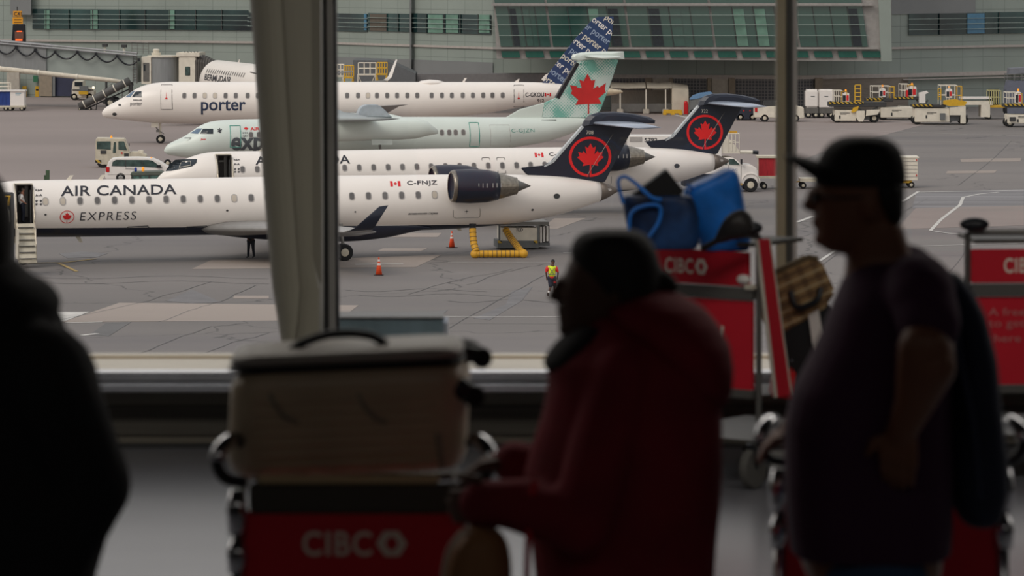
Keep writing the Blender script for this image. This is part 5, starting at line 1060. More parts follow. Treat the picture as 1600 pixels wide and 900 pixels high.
# ---------------- people outdoors ----------------
def cap(mb, p, q, r0, r1, n=12):
    p, q = Vector(p), Vector(q); L_ = max((q-p).length, .001); pr_ = [(-r0*math.cos(a), r0*math.sin(a)) for a in (.15, .5, .9, 1.25)]+[(0, r0)]+[(L_, r1)]+[(L_+r1*math.sin(a), r1*math.cos(a)) for a in (.35, .7, 1.05, 1.42)]
    return mb.lathe(pr_, p, q-p, n)
def limb(mb, pts, rs, n=12):
    for i in range(len(pts)-1): cap(mb, pts[i], pts[i+1], rs[i], rs[i+1], n)
    return mb
def figure(t, J, cl, vox=.018):
    # J: joints in local metres (x right in view, y away, z up); cl: materials
    m = M(); m.ell(J['head'], (.085, .095, .12)); cap(m, J['neck'], J['head'], .055, .055); limb(m, [J['sh'][0]]+J['arm0'], [.05, .042, .034]); limb(m, [J['sh'][1]]+J['arm1'], [.05, .042, .034])
    for a in ('arm0', 'arm1'):
        h_ = Vector(J[a][-1]); d_ = (h_-Vector(J[a][-2])).normalized(); cap(m, h_, h_+d_*.08, .036, .03)
        for k in range(4): f_ = h_+d_*.1+Vector((0, (k-1.5)*.02, 0)); cap(m, f_, f_+d_*(.06+.01*(k % 3)), .011, .009, 6)
        cap(m, h_+d_*.04, h_+d_*.09+Vector((.03, -.03, 0)), .013, .01, 6)
    limb(m, [J['hip'][0]]+J['leg0'], [.08, .06, .04]); limb(m, [J['hip'][1]]+J['leg1'], [.08, .06, .04]); cap(m, J['neck'], J['pelvis'], .1, .11)
    m.build('body', cl['skin'], t, remesh=vox)
    s = M()
    sh = [Vector(v) for v in J['sh']]; pv = Vector(J['pelvis']); nk = Vector(J['neck'])
    cap(s, (sh[0]+sh[1])/2-Vector((0, 0, .12)), pv+Vector((0, 0, .02)), .16, .15); cap(s, sh[0]-Vector((0, 0, .03)), sh[1]-Vector((0, 0, .03)), .075, .075); cap(s, sh[0]-Vector((0, 0, .1)), sh[1]-Vector((0, 0, .1)), .1, .1); cap(s, sh[0]*.6+sh[1]*.4-Vector((0, 0, .3)), sh[0]*.4+sh[1]*.6-Vector((0, 0, .3)), .14, .14)
    for i, a in enumerate(('arm0', 'arm1')): e = Vector(J[a][0]); k = cl.get('sleeve', .75); cap(s, sh[i]-Vector((0, 0, .03)), sh[i].lerp(e, k), .07, .062)
    s.build('shirt', cl['shirt'], t, remesh=vox)
    p = M(); k = cl.get('short', None)
    for i, a in enumerate(('leg0', 'leg1')):
        kn, an = Vector(J[a][0]), Vector(J[a][1]); hp_ = Vector(J['hip'][i])
        if k: cap(p, hp_, hp_.lerp(kn, k), .11, .1)
        else: limb(p, [hp_, kn, an+Vector((0, 0, .03))], [.11, .08, .065])
    cap(p, J['hip'][0], J['hip'][1], .125, .125); p.build('shorts' if k else 'trousers', cl['pants'], t, remesh=vox)
    for a in ('leg0', 'leg1'):
        an = Vector(J[a][1]); f_ = Vector(J.get('toe', (0, .2, 0))); cap(cap(M(), an+Vector((0, 0, -.02)), an+f_*.6+Vector((0, 0, -.045)), .05, .045), an, an+Vector((0, 0, .05)), .05, .05).build('shoe', cl['shoes'], t, remesh=.014)
    hd = Vector(J['head']); M().ell(hd+Vector(cl.get('hair_off', (0, .01, .035))), (.092, .1, .1)).build('hair', cl['hair'], t, remesh=.014)
hairm = mat('black_hair', (18, 15, 14), .7)
wk = T('person', 'person in a yellow safety vest over a red shirt and shorts walking away', 'person', G(861, 464), 0)
lime = mat('lime_vest', (216, 232, 36), .6, var=.06)
J = dict(head=(.09, .06, 1.62), neck=(.06, .03, 1.46), sh=[(-.17, 0, 1.4), (.24, .04, 1.38)], arm0=[(-.23, -.02, 1.12), (-.2, .02, .86)], arm1=[(.33, .02, 1.12), (.3, .14, .9)], pelvis=(.04, 0, .92), hip=[(-.06, 0, .88), (.14, 0, .88)], leg0=[(-.02, -.02, .48), (-.14, -.25, .14)], leg1=[(.16, .12, .5), (.14, .12, .1)], toe=(.0, .2, -.0))
figure(wk, J, dict(skin=mat('skin_brown', (86, 54, 42), .6), shirt=red, pants=mat('shorts_navy', (40, 42, 58), .8), shoes=mat('shoe_brown', (58, 44, 40), .7), hair=hairm, short=.85))
v_ = M(); cap(v_, (.035, .01, 1.28), (.04, 0, 1.03), .175, .165); cap(v_, (-.1, .0, 1.38), (.17, .02, 1.36), .085, .085); vest = v_.build('safety_vest', lime, wk, remesh=.018)
mb = M(); mb.tube([(-.1, -.16, 1.4), (.04, -.19, 1.2), (.16, -.165, 1.05)], .014, 5); mb.tube([(.18, -.14, 1.38), (.04, -.19, 1.2), (-.1, -.165, 1.05)], .014, 5); mb.tube([(-.14, -.1, 1.06), (.04, -.18, 1.06), (.2, -.1, 1.06)], .018, 5); mb.build('reflective_tape', mat('tape_grey', (120, 130, 110), .4), vest)
M().tube([(-.135, -.24, .18), (-.1, -.18, .27)], .05, 10).build('sock', white, wk); M().box(.12, .24, -.13, -.11, .66, .74).build('red_patch', red, wk)
u2 = T('person', 'person in dark work clothes standing under the front jet by the steel column', 'person', G(392, 403), 0)
J = dict(head=(0, 0, 1.6), neck=(0, 0, 1.45), sh=[(-.19, 0, 1.4), (.19, 0, 1.4)], arm0=[(-.25, -.02, 1.12), (-.12, -.14, .98)], arm1=[(.25, -.02, 1.12), (.12, -.14, 1.0)], pelvis=(0, 0, .95), hip=[(-.1, 0, .9), (.1, 0, .9)], leg0=[(-.12, -.02, .5), (-.14, 0, .1)], leg1=[(.12, 0, .5), (.16, .02, .1)], toe=(-.1, -.2, 0))
dkc = mat('dark_navy_cloth', (30, 34, 46), .8); figure(u2, J, dict(skin=skin, shirt=dkc, pants=dkc, shoes=nearblack, hair=hairm, sleeve=1.0))
q = crj1.L(38, 349, -.85); H1P = hull1.px(crj1, 38, 350)
pl = T('person', 'crew member in a white shirt and dark trousers standing in the open jet doorway', 'person', crj1.loc+Vector((math.cos(crj1.rz)*(q.x-.08)+math.sin(crj1.rz)*.72, math.sin(crj1.rz)*(q.x-.08)-math.cos(crj1.rz)*.72, H1P.z+.035)), math.radians(15))
J = dict(head=(.03, 0, 1.66), neck=(.0, 0, 1.5), sh=[(-.1, .14, 1.43), (-.06, -.15, 1.43)], arm0=[(-.1, .2, 1.15), (.08, .16, 1.0)], arm1=[(-.12, -.2, 1.17), (.1, -.2, 1.02)], pelvis=(.0, 0, .97), hip=[(.0, .08, .92), (.0, -.08, .92)], leg0=[(.04, .08, .5), (0, .08, .09)], leg1=[(.06, -.08, .5), (.03, -.08, .09)], toe=(.2, 0, 0))
figure(pl, J, dict(skin=mat('skin_light', (160, 110, 88), .6), shirt=white, pants=mat('trousers_navy', (34, 38, 54), .8), shoes=nearblack, hair=mat('grey_hair', (96, 84, 76), .7), hair_off=(-.02, 0, .03)))
# ================= the terminal hall =================
YW = 16.4
hallwall = mat('hall_wall', (60, 58, 56), .8); floorm = mat('polished_floor', (128, 128, 134), .26, var=.12, scale=1.2, spec=.6)
ceilm = mat('hall_ceiling', (50, 50, 50), .9)
struct('floor', M().box(-9, 9, -4, YW+.1, FZ-.3, FZ), floorm)
struct('ceiling', M().box(-9, 9, -4, YW+.3, FZ+4, FZ+4.3), ceilm)
struct('wall_back', M().box(-9, 9, -4.3, -4, FZ-.3, FZ+4.3), hallwall)
struct('wall_left', M().box(-9.3, -9, -4.3, YW+.3, FZ-.3, FZ+4.3), hallwall); struct('wall_right', M().box(9, 9.3, -4.3, YW+.3, FZ-.3, FZ+4.3), hallwall)
zs = W(0, 603, YW-.2).z-.012
struct('wall_front', M().box(-9, 9, YW, YW+.2, FZ+3.1, FZ+4), hallwall)
sillm = mat('sill_metal', (128, 122, 110), .5, var=.15, scale=2, stretch=(.3, 1, 6))
struct('wall_sill', M().box(-9, 9, YW, YW+.25, FZ, zs), sillm)
gz0, gz1 = W(0, 679, YW).z, W(0, 633, YW).z; mb = M(); x = -8.8
while x < 8.8: mb.box(x, x+.185*3.4, YW-.012, YW+.01, gz0, gz1); x += .64
struct('trim_1', mb, mat('heater_grille', (92, 88, 80), .6, var=.4, scale=30, stretch=(.05, 1, 10)))
struct('baseboard_front', M().box(-9, 9, YW-.02, YW, FZ, FZ+.02), darkgrey)
al = mat('window_aluminium', (176, 178, 184), .35, .5); alw = mat('pale_aluminium', (236, 238, 244), .2, .8, spec=.8); tanl = mat('tan_ledge', (248, 234, 212), .8, var=.05, scale=2)
win = bpy.data.objects.new('window_1', None); C.collection.objects.link(win); win['kind'] = 'structure'; win.location = (0, YW, 0)
def wpart(name, mb, m, **k): o = mb.build(name, m, win, **k); return o
wpart('bottom_rail', M().box(-9, 9, -.2, .0, zs-.014, zs+.012), alw, bevel=.004); wpart('bottom_rail', M().box(-9, 9, -.05, .1, zs+.016, zs+.032), al, bevel=.004); wpart('bottom_rail', M().box(-9, 9, -.02, .12, zs+.032, zs+.048), alw, bevel=.004)
wpart('top_rail', M().box(-9, 9, -.08, .1, FZ+3.02, FZ+3.1), al)
struct('trim_2', M().box(-9, 9, YW+.13, YW+.85, zs-.3, zs+.02).box(-9, 9, YW+.8, YW+.9, zs+.02, zs+.035), tanl, bevel=.005)
def mull(x0, x1, m, y0, y1, tilt=0):
    a, c = W(x0, 0, YW).x, W(x1, 0, YW).x; k = tilt*YW/F
    wpart('mullion', M().rings([[Vector((a+d, y0, z)), Vector((c+d, y0, z)), Vector((c+d, y1, z)), Vector((a+d, y1, z))] for z, d in ((zs+.03, k), (16, 0), (FZ+3.05, -k))]), m, bevel=.003)
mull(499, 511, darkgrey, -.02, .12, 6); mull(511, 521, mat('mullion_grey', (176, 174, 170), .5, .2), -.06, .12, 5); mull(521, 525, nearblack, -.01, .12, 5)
mull(1212, 1226, mat('mullion_tan', (186, 174, 146), .5), -.08, .02); mull(1226, 1237, mat('mullion_dark', (92, 92, 88), .6), -.05, .1); mull(1237, 1245, white, -.02, .12)  # last strip is white to paint in the reflection of the bright outdoors
for x in (-6.2, -3.8, 4.6, 7.2): wpart('mullion', M().box(x, x+.09, -.06, .1, zs+.03, FZ+3.05), al, bevel=.003)
gm = bpy.data.materials.new('clear_glass'); gm.use_nodes = True; t = gm.node_tree; t.nodes.clear()
o_ = t.nodes.new('ShaderNodeOutputMaterial'); tr_ = t.nodes.new('ShaderNodeBsdfTransparent'); gl_ = t.nodes.new('ShaderNodeBsdfGlossy'); mx_ = t.nodes.new('ShaderNodeMixShader'); fr_ = t.nodes.new('ShaderNodeFresnel')
tr_.inputs[0].default_value = (.975, .98, .975, 1); gl_.inputs['Roughness'].default_value = .01; t.links.new(fr_.outputs[0], mx_.inputs[0]); t.links.new(tr_.outputs[0], mx_.inputs[1]); t.links.new(gl_.outputs[0], mx_.inputs[2]); t.links.new(mx_.outputs[0], o_.inputs[0])
ex_ = [-9, W(505, 0, YW).x, W(1230, 0, YW).x, 9]
for a, c in zip(ex_, ex_[1:]): wpart('pane', M().box(a+.01, c-.01, .04, .05, zs+.04, FZ+3.04), gm)
# tapered steel column
col = bpy.data.objects.new('column', None); C.collection.objects.link(col); col['kind'] = 'structure'
cm = mat('column_paint', (160, 156, 140), .45, var=.1, scale=1.5, stretch=(3, 3, .3))
YC = 15.75; R = []
for py, xl, xr, xf in ((-400, 360, 405, 500), (0, 388, 441, 500), (200, 402, 452, 501), (330, 412, 461, 502), (400, 418, 466, 502), (450, 423, 470, 502), (500, 431, 466, 502), (557, 441, 457, 502), (700, 452, 462, 500)):
    a, b_, c = W(xl, py, YC), W(xr, py, YC), W(xf, py, YC); z = a.z; P = []
    for k in range(9): q = k/8*PI/2; P.append(Vector((a.x+(b_.x-a.x)*(1-math.cos(q)), YC+.1-.18*math.sin(q), z)))
    P += [Vector((b_.x+.008, YC-.045, z)), Vector((b_.x+(c.x-b_.x)*.35, YC-.03, z)), Vector((c.x-.035*(1 if py < 440 else .2), YC-.03, z)), Vector((c.x, YC+.02, z)), Vector((c.x, YC+.2, z)), Vector((a.x+.03, YC+.22, z))]; R.append(P)
M().rings(R).build('shaft', cm, col); M().box(W(428, 0, YC).x, W(515, 0, YC).x, YC-.12, YC+.25, FZ, FZ+.06).build('base_plate', darkgrey, col, bevel=.01)
bx_ = T('equipment_box', 'blue-grey metal box standing outside the glass beside the steel column', 'box', (W(610, 0, YW+.45).x, YW+.45, zs+.036))
p0, p1 = bx_.L(526, 545, -.12), bx_.L(692, 498, -.12); M().box(p0.x, p1.x, -.12, .12, 0, p1.z).build('housing', mat('box_teal', (120, 142, 152), .5, var=.15, scale=3, stretch=(4, 1, .3)), bx_, bevel=.006); M().box(p1.x+.001, p1.x+.02, -.1, .16, 0, p1.z-.02).build('side_cover', mat('box_side', (170, 176, 186), .5), bx_)
M().box(p0.x-.004, p1.x+.004, -.13, .13, p1.z, p1.z+.008).build('lid', greymetal, bx_)

# ---------------- luggage carts ----------------
chrome = mat('chrome', (200, 200, 204), .12, 1.0); sred = mat('sign_red', (216, 26, 48), .5, var=.06); scream = mat('sign_lettering', (250, 236, 220), .6, var=.02); bar_m = mat('cart_bar', (214, 192, 150), .75); cartgrey = mat('cart_grey', (88, 84, 76), .5, .4)
def logo_bm():
    o = [(1, 0), (0, 1), (-1, 0), (0, -1)]; b = bmesh.new(); A = [(-1, .25), (-.5, .95), (.35, .95), (1, .25), (1, -.25), (.5, -.95), (-.35, -.95), (-1, -.25)]
    vo_ = [b.verts.new((x, y, 0)) for x, y in [(-1, 0), (-.5, .9), (.42, .9), (1, 0), (.5, -.9), (-.42, -.9)]]; vi = [b.verts.new((x, y, 0)) for x, y in [(-.45, 0), (-.12, .5), (.12, .5), (.45, 0), (.12, -.5), (-.12, -.5)]]
    for i in range(6): b.faces.new((vo_[i], vo_[(i+1) % 6], vi[(i+1) % 6], vi[i]))
    return b
def cibc(w_, h_):                        # lettering centred on 0
    return merge(fit(text_bm('CIBC', .018, 0, 1.1), -w_/2, w_*.17, -h_/2, h_/2), scaled(logo_bm(), w_*.15, h_*.56, w_*.36, 0))
def near_cart(label, loc, rz):
    t = T('luggage_cart', label, 'luggage cart', loc, rz, 'luggage carts beside the travellers')
    sg = M().box(-.25, .245, -.008, .014, .6, .87).build('sign_board', sred, t, bevel=.004); decal(cibc(.232, .056), lambda u, v: Vector((u-.0, -.014, v+.8)), 'lettering', scream, sg, 'cream bank lettering and logo')
    M().box(-.235, .265, -.02, .0, .868, .935).build('tray_front', cartgrey, t, bevel=.006); M().box(-.215, .19, -.03, -.005, .936, .953).build('cross_bar', bar_m, t, bevel=.004)
    mb = M()
    for s_ in (-1, 1): mb.tube([(s_*.26, 0, .1), (s_*.26, 0, .9)], .016, 10)
    mb.tube([(-.26, 0, .2), (.26, 0, .2)], .014, 8); mb.tube([(-.26, .55, .14), (-.26, 0, .14)], .016, 8); mb.tube([(.26, .55, .14), (.26, 0, .14)], .016, 8); mb.tube([(-.26, .55, .14), (0, .8, .14), (.26, .55, .14)], .016, 8); mb.build('frame', chrome, t, smooth=True)
    M().box(-.24, .24, .05, .6, .15, .165).build('platform', cartgrey, t, bevel=.004); mb = M()
    for k in range(6): mb.tube([(-.22+.088*k, 0, .93), (-.22+.088*k, .36, .93)], .005, 6)
    mb.tube([(-.26, .36, .9), (.26, .36, .9)], .01, 8); mb.tube([(-.26, 0, .9), (-.26, .36, .9)], .01, 8); mb.tube([(.26, 0, .9), (.26, .36, .9)], .01, 8); mb.build('tray_wire', cartgrey, t)
    for s_ in (-1, 1):
        P = catmull3([(s_*.245, 0, .935), (s_*.285, -.02, .945), (s_*.305, -.03, .975), (s_*.3, -.02, 1.01), (s_*.275, .03, 1.03), (s_*.26, .1, 1.01)], 6)
        o = M().tube(P, .014, 10).build('handle_loop', nearblack, t, smooth=True); M().tube(P[14:24], .018, 10).build('grip', chrome, o, smooth=True)
        M().lathe([(0, .02), (.05, .024), (.1, .018)], (s_*.262, -.01, .82)).build('bracket', chrome, t, smooth=True); M().lathe([(0, .02), (.04, .024), (.07, .018)], (s_*.262, -.01, .735)).build('bracket', chrome, t, smooth=True)
    for x, y in ((-.26, .02), (.26, .02), (0, .78)): o = M().lathe([(-.016, .05), (-.016, .06), (-.01, .065), (.01, .065), (.016, .06), (.016, .05)], (x, y, .065), (1, 0, 0), 20).build('wheel', rubber, t); M().lathe([(-.018, .01), (-.018, .045), (.018, .045), (.018, .01)], (x, y, .065), (1, 0, 0), 16).build('hub', cartgrey, o)
    return t
nc = near_cart('luggage cart with red bank sign carrying the beige suitcase', (W(554, 0, 8.6).x, 8.6, FZ), 0)
dup(nc, (W(1392, 0, 8.95).x, 8.95, FZ), 0, 'luggage cart mostly hidden behind the man in the cap')
# beige hard suitcase
sc = T('suitcase', 'beige ribbed hard-shell suitcase lying on the nearest luggage cart', 'suitcase', (W(544, 0, 8.83).x, 8.83, FZ+.936), 0)
beige = mat('beige_shell', (198, 178, 150), .35, var=.15, scale=5)
def rbox(hx, y0, y1, pz0, pz1, r, n=5, skew=0):
    cy, hy = (y0+y1)/2, (y1-y0)/2; R = []
    e = min(.04, (pz1-pz0)*.4); pr_ = [(pz0, .90), (pz0+.3*e, .96), (pz0+e, 1)]+[(pz0+e+(pz1-pz0-2*e)*k/6, 1) for k in range(1, 6)]+[(pz1-e, 1), (pz1-.3*e, .96), (pz1, .88)]
    for z, k in pr_: R.append([Vector((x*k+(z-pz0)*.04, cy+y*k, z+x*skew)) for x, y in rrect(2*hx, 2*hy, r, n)])
    return M().rings(R)
rbox(.272, -.16, .17, .005, .245, .07, skew=.035).build('lower_shell', beige, sc, smooth=True)
rbox(.265, -.15, .165, .252, .284, .06, skew=.04).build('lid', mat('grey_lid', (176, 170, 162), .35), sc, smooth=True)
rbox(.27, -.16, .17, .24, .256, .07, skew=.04).build('zip_band', mat('zip_black', (24, 24, 28), .6), sc, smooth=True)
mb = M()
for k in range(7): z = .03+k*.024; mb.tube([(-.21, -.16, z-.007), (.2, -.16, z+.009)], .006, 6)
mb.build('rib', beige, sc); accg = mat('accent_grey', (150, 140, 124), .4)
for x in (-.17, .03):
    mb = M(); mb.tube(catmull3([(x, -.156, .19), (x+.012, -.164, .165), (x+.04, -.165, .135), (x+.065, -.164, .125)], 5), .006, 6); mb.build('shell_accent', accg, sc)
mb = M(); mb.tube([(.21, -.16, .1), (.22, -.163, .02)], .008, 6); mb.build('shell_accent', accg, sc)
M().tube(catmull3([(-.13, -.02, .27), (-.1, -.03, .292), (-.03, -.03, .312), (.05, -.03, .308), (.09, -.03, .285)], 6), .011, 10).build('carry_handle', nearblack, sc, smooth=True)
for x, z, y in ((.275, .255, .08), (.26, .19, -.12)):
    o = M().ell((x-.01, y, z+.005), (.045, .03, .03)).build('wheel_housing', nearblack, sc, smooth=True); M().lathe([(-.016, .005), (-.014, .024), (.014, .024), (.016, .005)], (x+.032, y, z-.01), (0, 1, 0), 20).build('wheel', rubber, o)
M().tube([(.205, .05, .28), (.3, .06, .262)], .01, 8).build('trolley_handle', nearblack, sc)
# far carts by the window
def far_cart(label, loc, rz, group='luggage carts parked along the window'):
    t = T('luggage_cart', label, 'luggage cart', loc, rz, group)
    sg = M().box(-.27, .25, -.012, .01, .8, .935).build('sign_board', sred, t, bevel=.003); decal(cibc(.2, .06), lambda u, v: Vector((u-.04, -.014, v+.87)), 'lettering', scream, sg, 'pale bank lettering and logo')
    pnl = M().box(-.26, .26, .0, .02, .395, .745).build('advert_panel', sred, t); b = merge(fit(text_bm('A free cart', .0), -.2, .06, .67, .7), fit(text_bm('to get you', 0), -.2, .05, .615, .65), fit(text_bm('there', 0), -.2, -.07, .565, .595)); decal(b, lambda u, v: Vector((u, -.003, v)), 'lettering', mat('pale_red_lettering', (212, 130, 130), .6) if 'pale_red_lettering' not in bpy.data.materials else bpy.data.materials['pale_red_lettering'], pnl)
    b = merge(poly_bm([(.12, .45), (.132, .45), (.132, .64), (.12, .64)]), poly_bm([(.05, .455), (.16, .43), (.16, .44), (.05, .465)]), poly_bm([(.06, .5), (.11, .5), (.11, .56), (.06, .56)])); decal(b, lambda u, v: Vector((u, -.004, v)), 'cart_picture', scream, pnl)
    for z0, z1 in ((.748, .797), (.36, .393)): M().box(-.27, .27, -.015, .02, z0, z1).build('metal_band', greymetal, t, bevel=.004)
    mb = M()
    for s_ in (-1, 1): mb.tube([(s_*.28, .02, .12), (s_*.28, .02, 1.0)], .013, 8)
    mb.tube([(-.28, .02, 1.0), (.28, .02, 1.0)], .012, 8); mb.tube([(-.26, .02, .18), (-.2, .75, .16)], .014, 8); mb.tube([(.26, .02, .18), (.2, .75, .16)], .014, 8); mb.tube([(-.2, .75, .16), (.2, .75, .16)], .014, 8); mb.build('frame', greymetal, t)
    M().box(-.24, .24, .04, .74, .17, .19).build('platform', cartgrey, t, bevel=.004); M().box(-.25, .25, .03, .4, .955, .97).build('tray', cartgrey, t)
    for s_ in (-1, 1): M().ell((s_*.26, -.02, 1.035), (.06, .042, .028)).build('hand_grip', nearblack, t, smooth=True)
    M().box(.24, .28, -.03, .01, .79, .81).build('coin_lock', offwhite, t, bevel=.005); M().ell((.235, -.02, .83), (.03, .02, .02)).build('white_knob', white, t, smooth=True)
    for x, y in ((-.24, .04), (.24, .04), (-.18, .72), (.18, .72)): o = M().lathe([(-.018, .05), (-.018, .075), (-.01, .082), (.01, .082), (.018, .075), (.018, .05)], (x, y, .082), (1, 0, 0), 22).build('wheel', mat('grey_tyre', (96, 94, 90), .7) if 'grey_tyre' not in bpy.data.materials else bpy.data.materials['grey_tyre'], t); M().tube([(x, y, .082), (x+.0, y-.01, .18)], .022, 8).build('fork', nearblack, t)
    return t
fx = W(1088, 0, 15.25)
fc1 = far_cart('luggage cart by the window carrying the blue shopping bag, beside its mullion', (fx.x, 15.25, FZ), math.radians(-36))
sp_ = M(); sp_.prism([(-.03, .99), (.05, .99), (.21, .36), (.11, .36)], .295, .31, 'x'); side = sp_.build('side_panel', sred, fc1)
M().tube([(.305, -.035, .99), (.305, .105, .36)], .008, 6).build('panel_edge', offwhite, side); M().tube([(.305, .055, .99), (.305, .215, .36)], .008, 6).build('panel_edge', offwhite, side)
M().tube(catmull3([fc1.L(1098, 388, -.14), fc1.L(1120, 376, -.16), fc1.L(1142, 358, -.17), fc1.L(1158, 349, -.17), fc1.L(1170, 343, -.17)], 5), [.012]*6+[.02, .028, .034, .04, .045, .05, .052, .054, .055, .055, .053, .05, .046, .038, .02], 12).build('hand_paddle', mat('paddle_black', (40, 36, 34), .5), fc1, smooth=True)
fc2 = far_cart('luggage cart by the window cut by the right edge, reading a free cart', (W(1622, 0, 15.3).x, 15.3, FZ), math.radians(4))
lt_ = T('luggage_trolley', 'low flat trolley under the black suitcase and plaid bag behind the man', 'luggage cart', (W(1262, 0, 15.5).x, 15.5, FZ))
M().box(-.2, .25, -.2, .2, .325, .352).build('platform', cartgrey, lt_, bevel=.005); mb = M(); mb.tube([(.24, .1, .33), (.28, .1, .9), (.28, -.1, .9), (.24, -.1, .33)], .012, 8); mb.build('handle', greymetal, lt_)
for x in (.15, .24):
    for y in (-.17, .15): wheel(lt_, x, y, .07, .03); M().tube([(x, y, .07), (x, y, .33)], .012, 8).build('leg', greymetal, lt_)
# blue shopping bags and black box on the first far cart
bluebag = mat('blue_tote', (28, 122, 220), .45, var=.3, scale=9, bump=.6)
def soft(t, rows, v0, v1, name, m, parent=None, dist=0, rem=.012):   # soft body from pixel rows (y, x0, x1)
    R = []
    for y, x0, x1 in rows:
        a, c = t.L(x0, y, (v0+v1)/2), t.L(x1, y, (v0+v1)/2); n_ = 20; cx, rx, ry = (a.x+c.x)/2, (c.x-a.x)/2, (v1-v0)/2
        R.append([Vector((cx+rx*math.copysign(abs(math.cos(q))**.55, math.cos(q)), (v0+v1)/2+ry*math.copysign(abs(math.sin(q))**.55, math.sin(q)), a.z)) for q in [2*PI*k/n_ for k in range(n_)]])
    return M().rings(R).build(name, m, parent or t, remesh=rem)
tote = T('shopping_bag', 'large bright blue shopping bag slumped on the cart by the window', 'bag', (W(1115, 0, 15.3).x, 15.3, FZ+.97))
soft(tote, [(264, 1132, 1148), (274, 1112, 1154), (288, 1080, 1158), (300, 1066, 1160), (320, 1066, 1164), (350, 1074, 1169), (375, 1090, 1173), (390, 1096, 1171)], -.13, .13, 'bag_body', bluebag)
M().tube(catmull3([tote.L(1085, 300, -.1), tote.L(1076, 290, -.12), tote.L(1072, 310, -.13), tote.L(1080, 330, -.13)], 6), .006, 6).build('handle', bluebag, tote)
tote2 = T('shopping_bag', 'dark blue patterned shopping bag with long looped handles, left of the bright blue one', 'bag', (W(1020, 0, 15.05).x, 15.05, FZ+.97))
soft(tote2, [(305, 972, 1080), (315, 972, 1086), (340, 976, 1092), (365, 982, 1092), (388, 988, 1090)], -.1, .1, 'bag_body', mat('dark_blue_tote', (20, 40, 84), .5, var=.7, scale=7, col2=(30, 74, 130), bump=.4))
for P in ([(974, 318), (966, 285), (975, 276), (990, 284), (1018, 308), (1034, 312)], [(983, 372), (985, 335), (1005, 322), (1030, 322), (1030, 345), (1014, 370)]): M().tube(catmull3([tote2.L(x, y, -.12) for x, y in P], 6), .008, 6).build('handle', bluebag, tote2)
bb = T('black_box', 'black cardboard box tipped on its corner inside the blue shopping bag', 'box', (W(1030, 0, 15.1).x, 15.1, FZ+.98))
P = [bb.L(x, y, 0) for x, y in ((970, 316), (1041, 264), (1068, 298), (1000, 350))]; M().rings([[Vector((p.x, v, p.z)) for p in P] for v in (-.06, .06)]).build('carton', mat('black_card', (14, 13, 14), .6), bb, bevel=.004)
# plaid bag and black suitcase
pm = mat('plaid_fabric', (158, 126, 84), .8); t = pm.node_tree; b, base = base_link(pm); g = t.nodes.new('ShaderNodeTexCoord'); mp = t.nodes.new('ShaderNodeMapping'); mp.inputs['Rotation'].default_value = (0, math.radians(24), 0); t.links.new(g.outputs['Object'], mp.inputs[0]); s_ = t.nodes.new('ShaderNodeSeparateXYZ'); t.links.new(mp.outputs[0], s_.inputs[0])
def grid(axis, period, wd, off=0): return nmath(t, 'LESS_THAN', nmath(t, 'MODULO', nmath(t, 'ADD', axis, 50+off), period), wd)
c_ = nmix(t, nmath(t, 'MULTIPLY', grid(s_.outputs[0], .06, .025), .6), base, lin((96, 70, 44))); c_ = nmix(t, nmath(t, 'MULTIPLY', grid(s_.outputs[2], .05, .018), .6), c_, lin((84, 60, 44))); t.links.new(nmix(t, nmath(t, 'MULTIPLY', grid(s_.outputs[2], .05, .006, .02), .8), c_, lin((210, 190, 150))), b.inputs['Base Color'])
pb = T('plaid_bag', 'tan plaid travel bag leaning on the cart behind the man in the cap', 'bag', (W(1245, 0, 15.5).x, 15.5, FZ+.72)); P = [pb.L(x, y, 0) for x, y in ((1188, 438), (1262, 400), (1280, 404), (1302, 452), (1285, 478), (1205, 525), (1192, 500))]
M().rings([[Vector((p.x, v, p.z)) for p in P] for v in (-.12, .12)]).build('bag_body', pm, pb, bevel=.012); M().tube([pb.L(1189, 436, -.1), pb.L(1265, 402, -.1), pb.L(1278, 405, -.1)], .012, 8).build('top_piping', mat('brown_trim', (96, 78, 52), .7), pb); M().tube(catmull3([pb.L(1235, 455, -.13), pb.L(1245, 480, -.15), pb.L(1275, 470, -.15), pb.L(1282, 450, -.13)], 6), .012, 8).build('handle', nearblack, pb)
bs = T('suitcase', 'black soft suitcase with a white tag under the plaid bag', 'suitcase', (W(1245, 0, 15.5).x, 15.5, FZ+.4)); P = [bs.L(x, y, 0) for x, y in ((1198, 520), (1285, 468), (1300, 480), (1300, 600), (1212, 618))]
M().rings([[Vector((p.x, v, p.z)) for p in P] for v in (-.1, .1)]).build('case_body', mat('black_nylon', (20, 20, 24), .7), bs, bevel=.015); P = [bs.L(x, y, 0) for x, y in ((1256, 462), (1272, 458), (1282, 520), (1270, 560))]; M().rings([[Vector((p.x, v, p.z)) for p in P] for v in (-.115, -.105)]).build('luggage_tag', white, bs)
M().lathe([(0, .006), (.004, .004)], bs.L(1237, 563, -.1), (0, -1, 0)).build('rivet', chrome, bs); rf = single('red_folder', M().box(-.04, .04, -.1, .1, 0, .11), red, 'red box corner beside the red side panel of the blue bag cart', 'box', bevel=.004); rf.location = W(1219, 618, 15.35); rf.rotation_euler = (0, .15, 0)

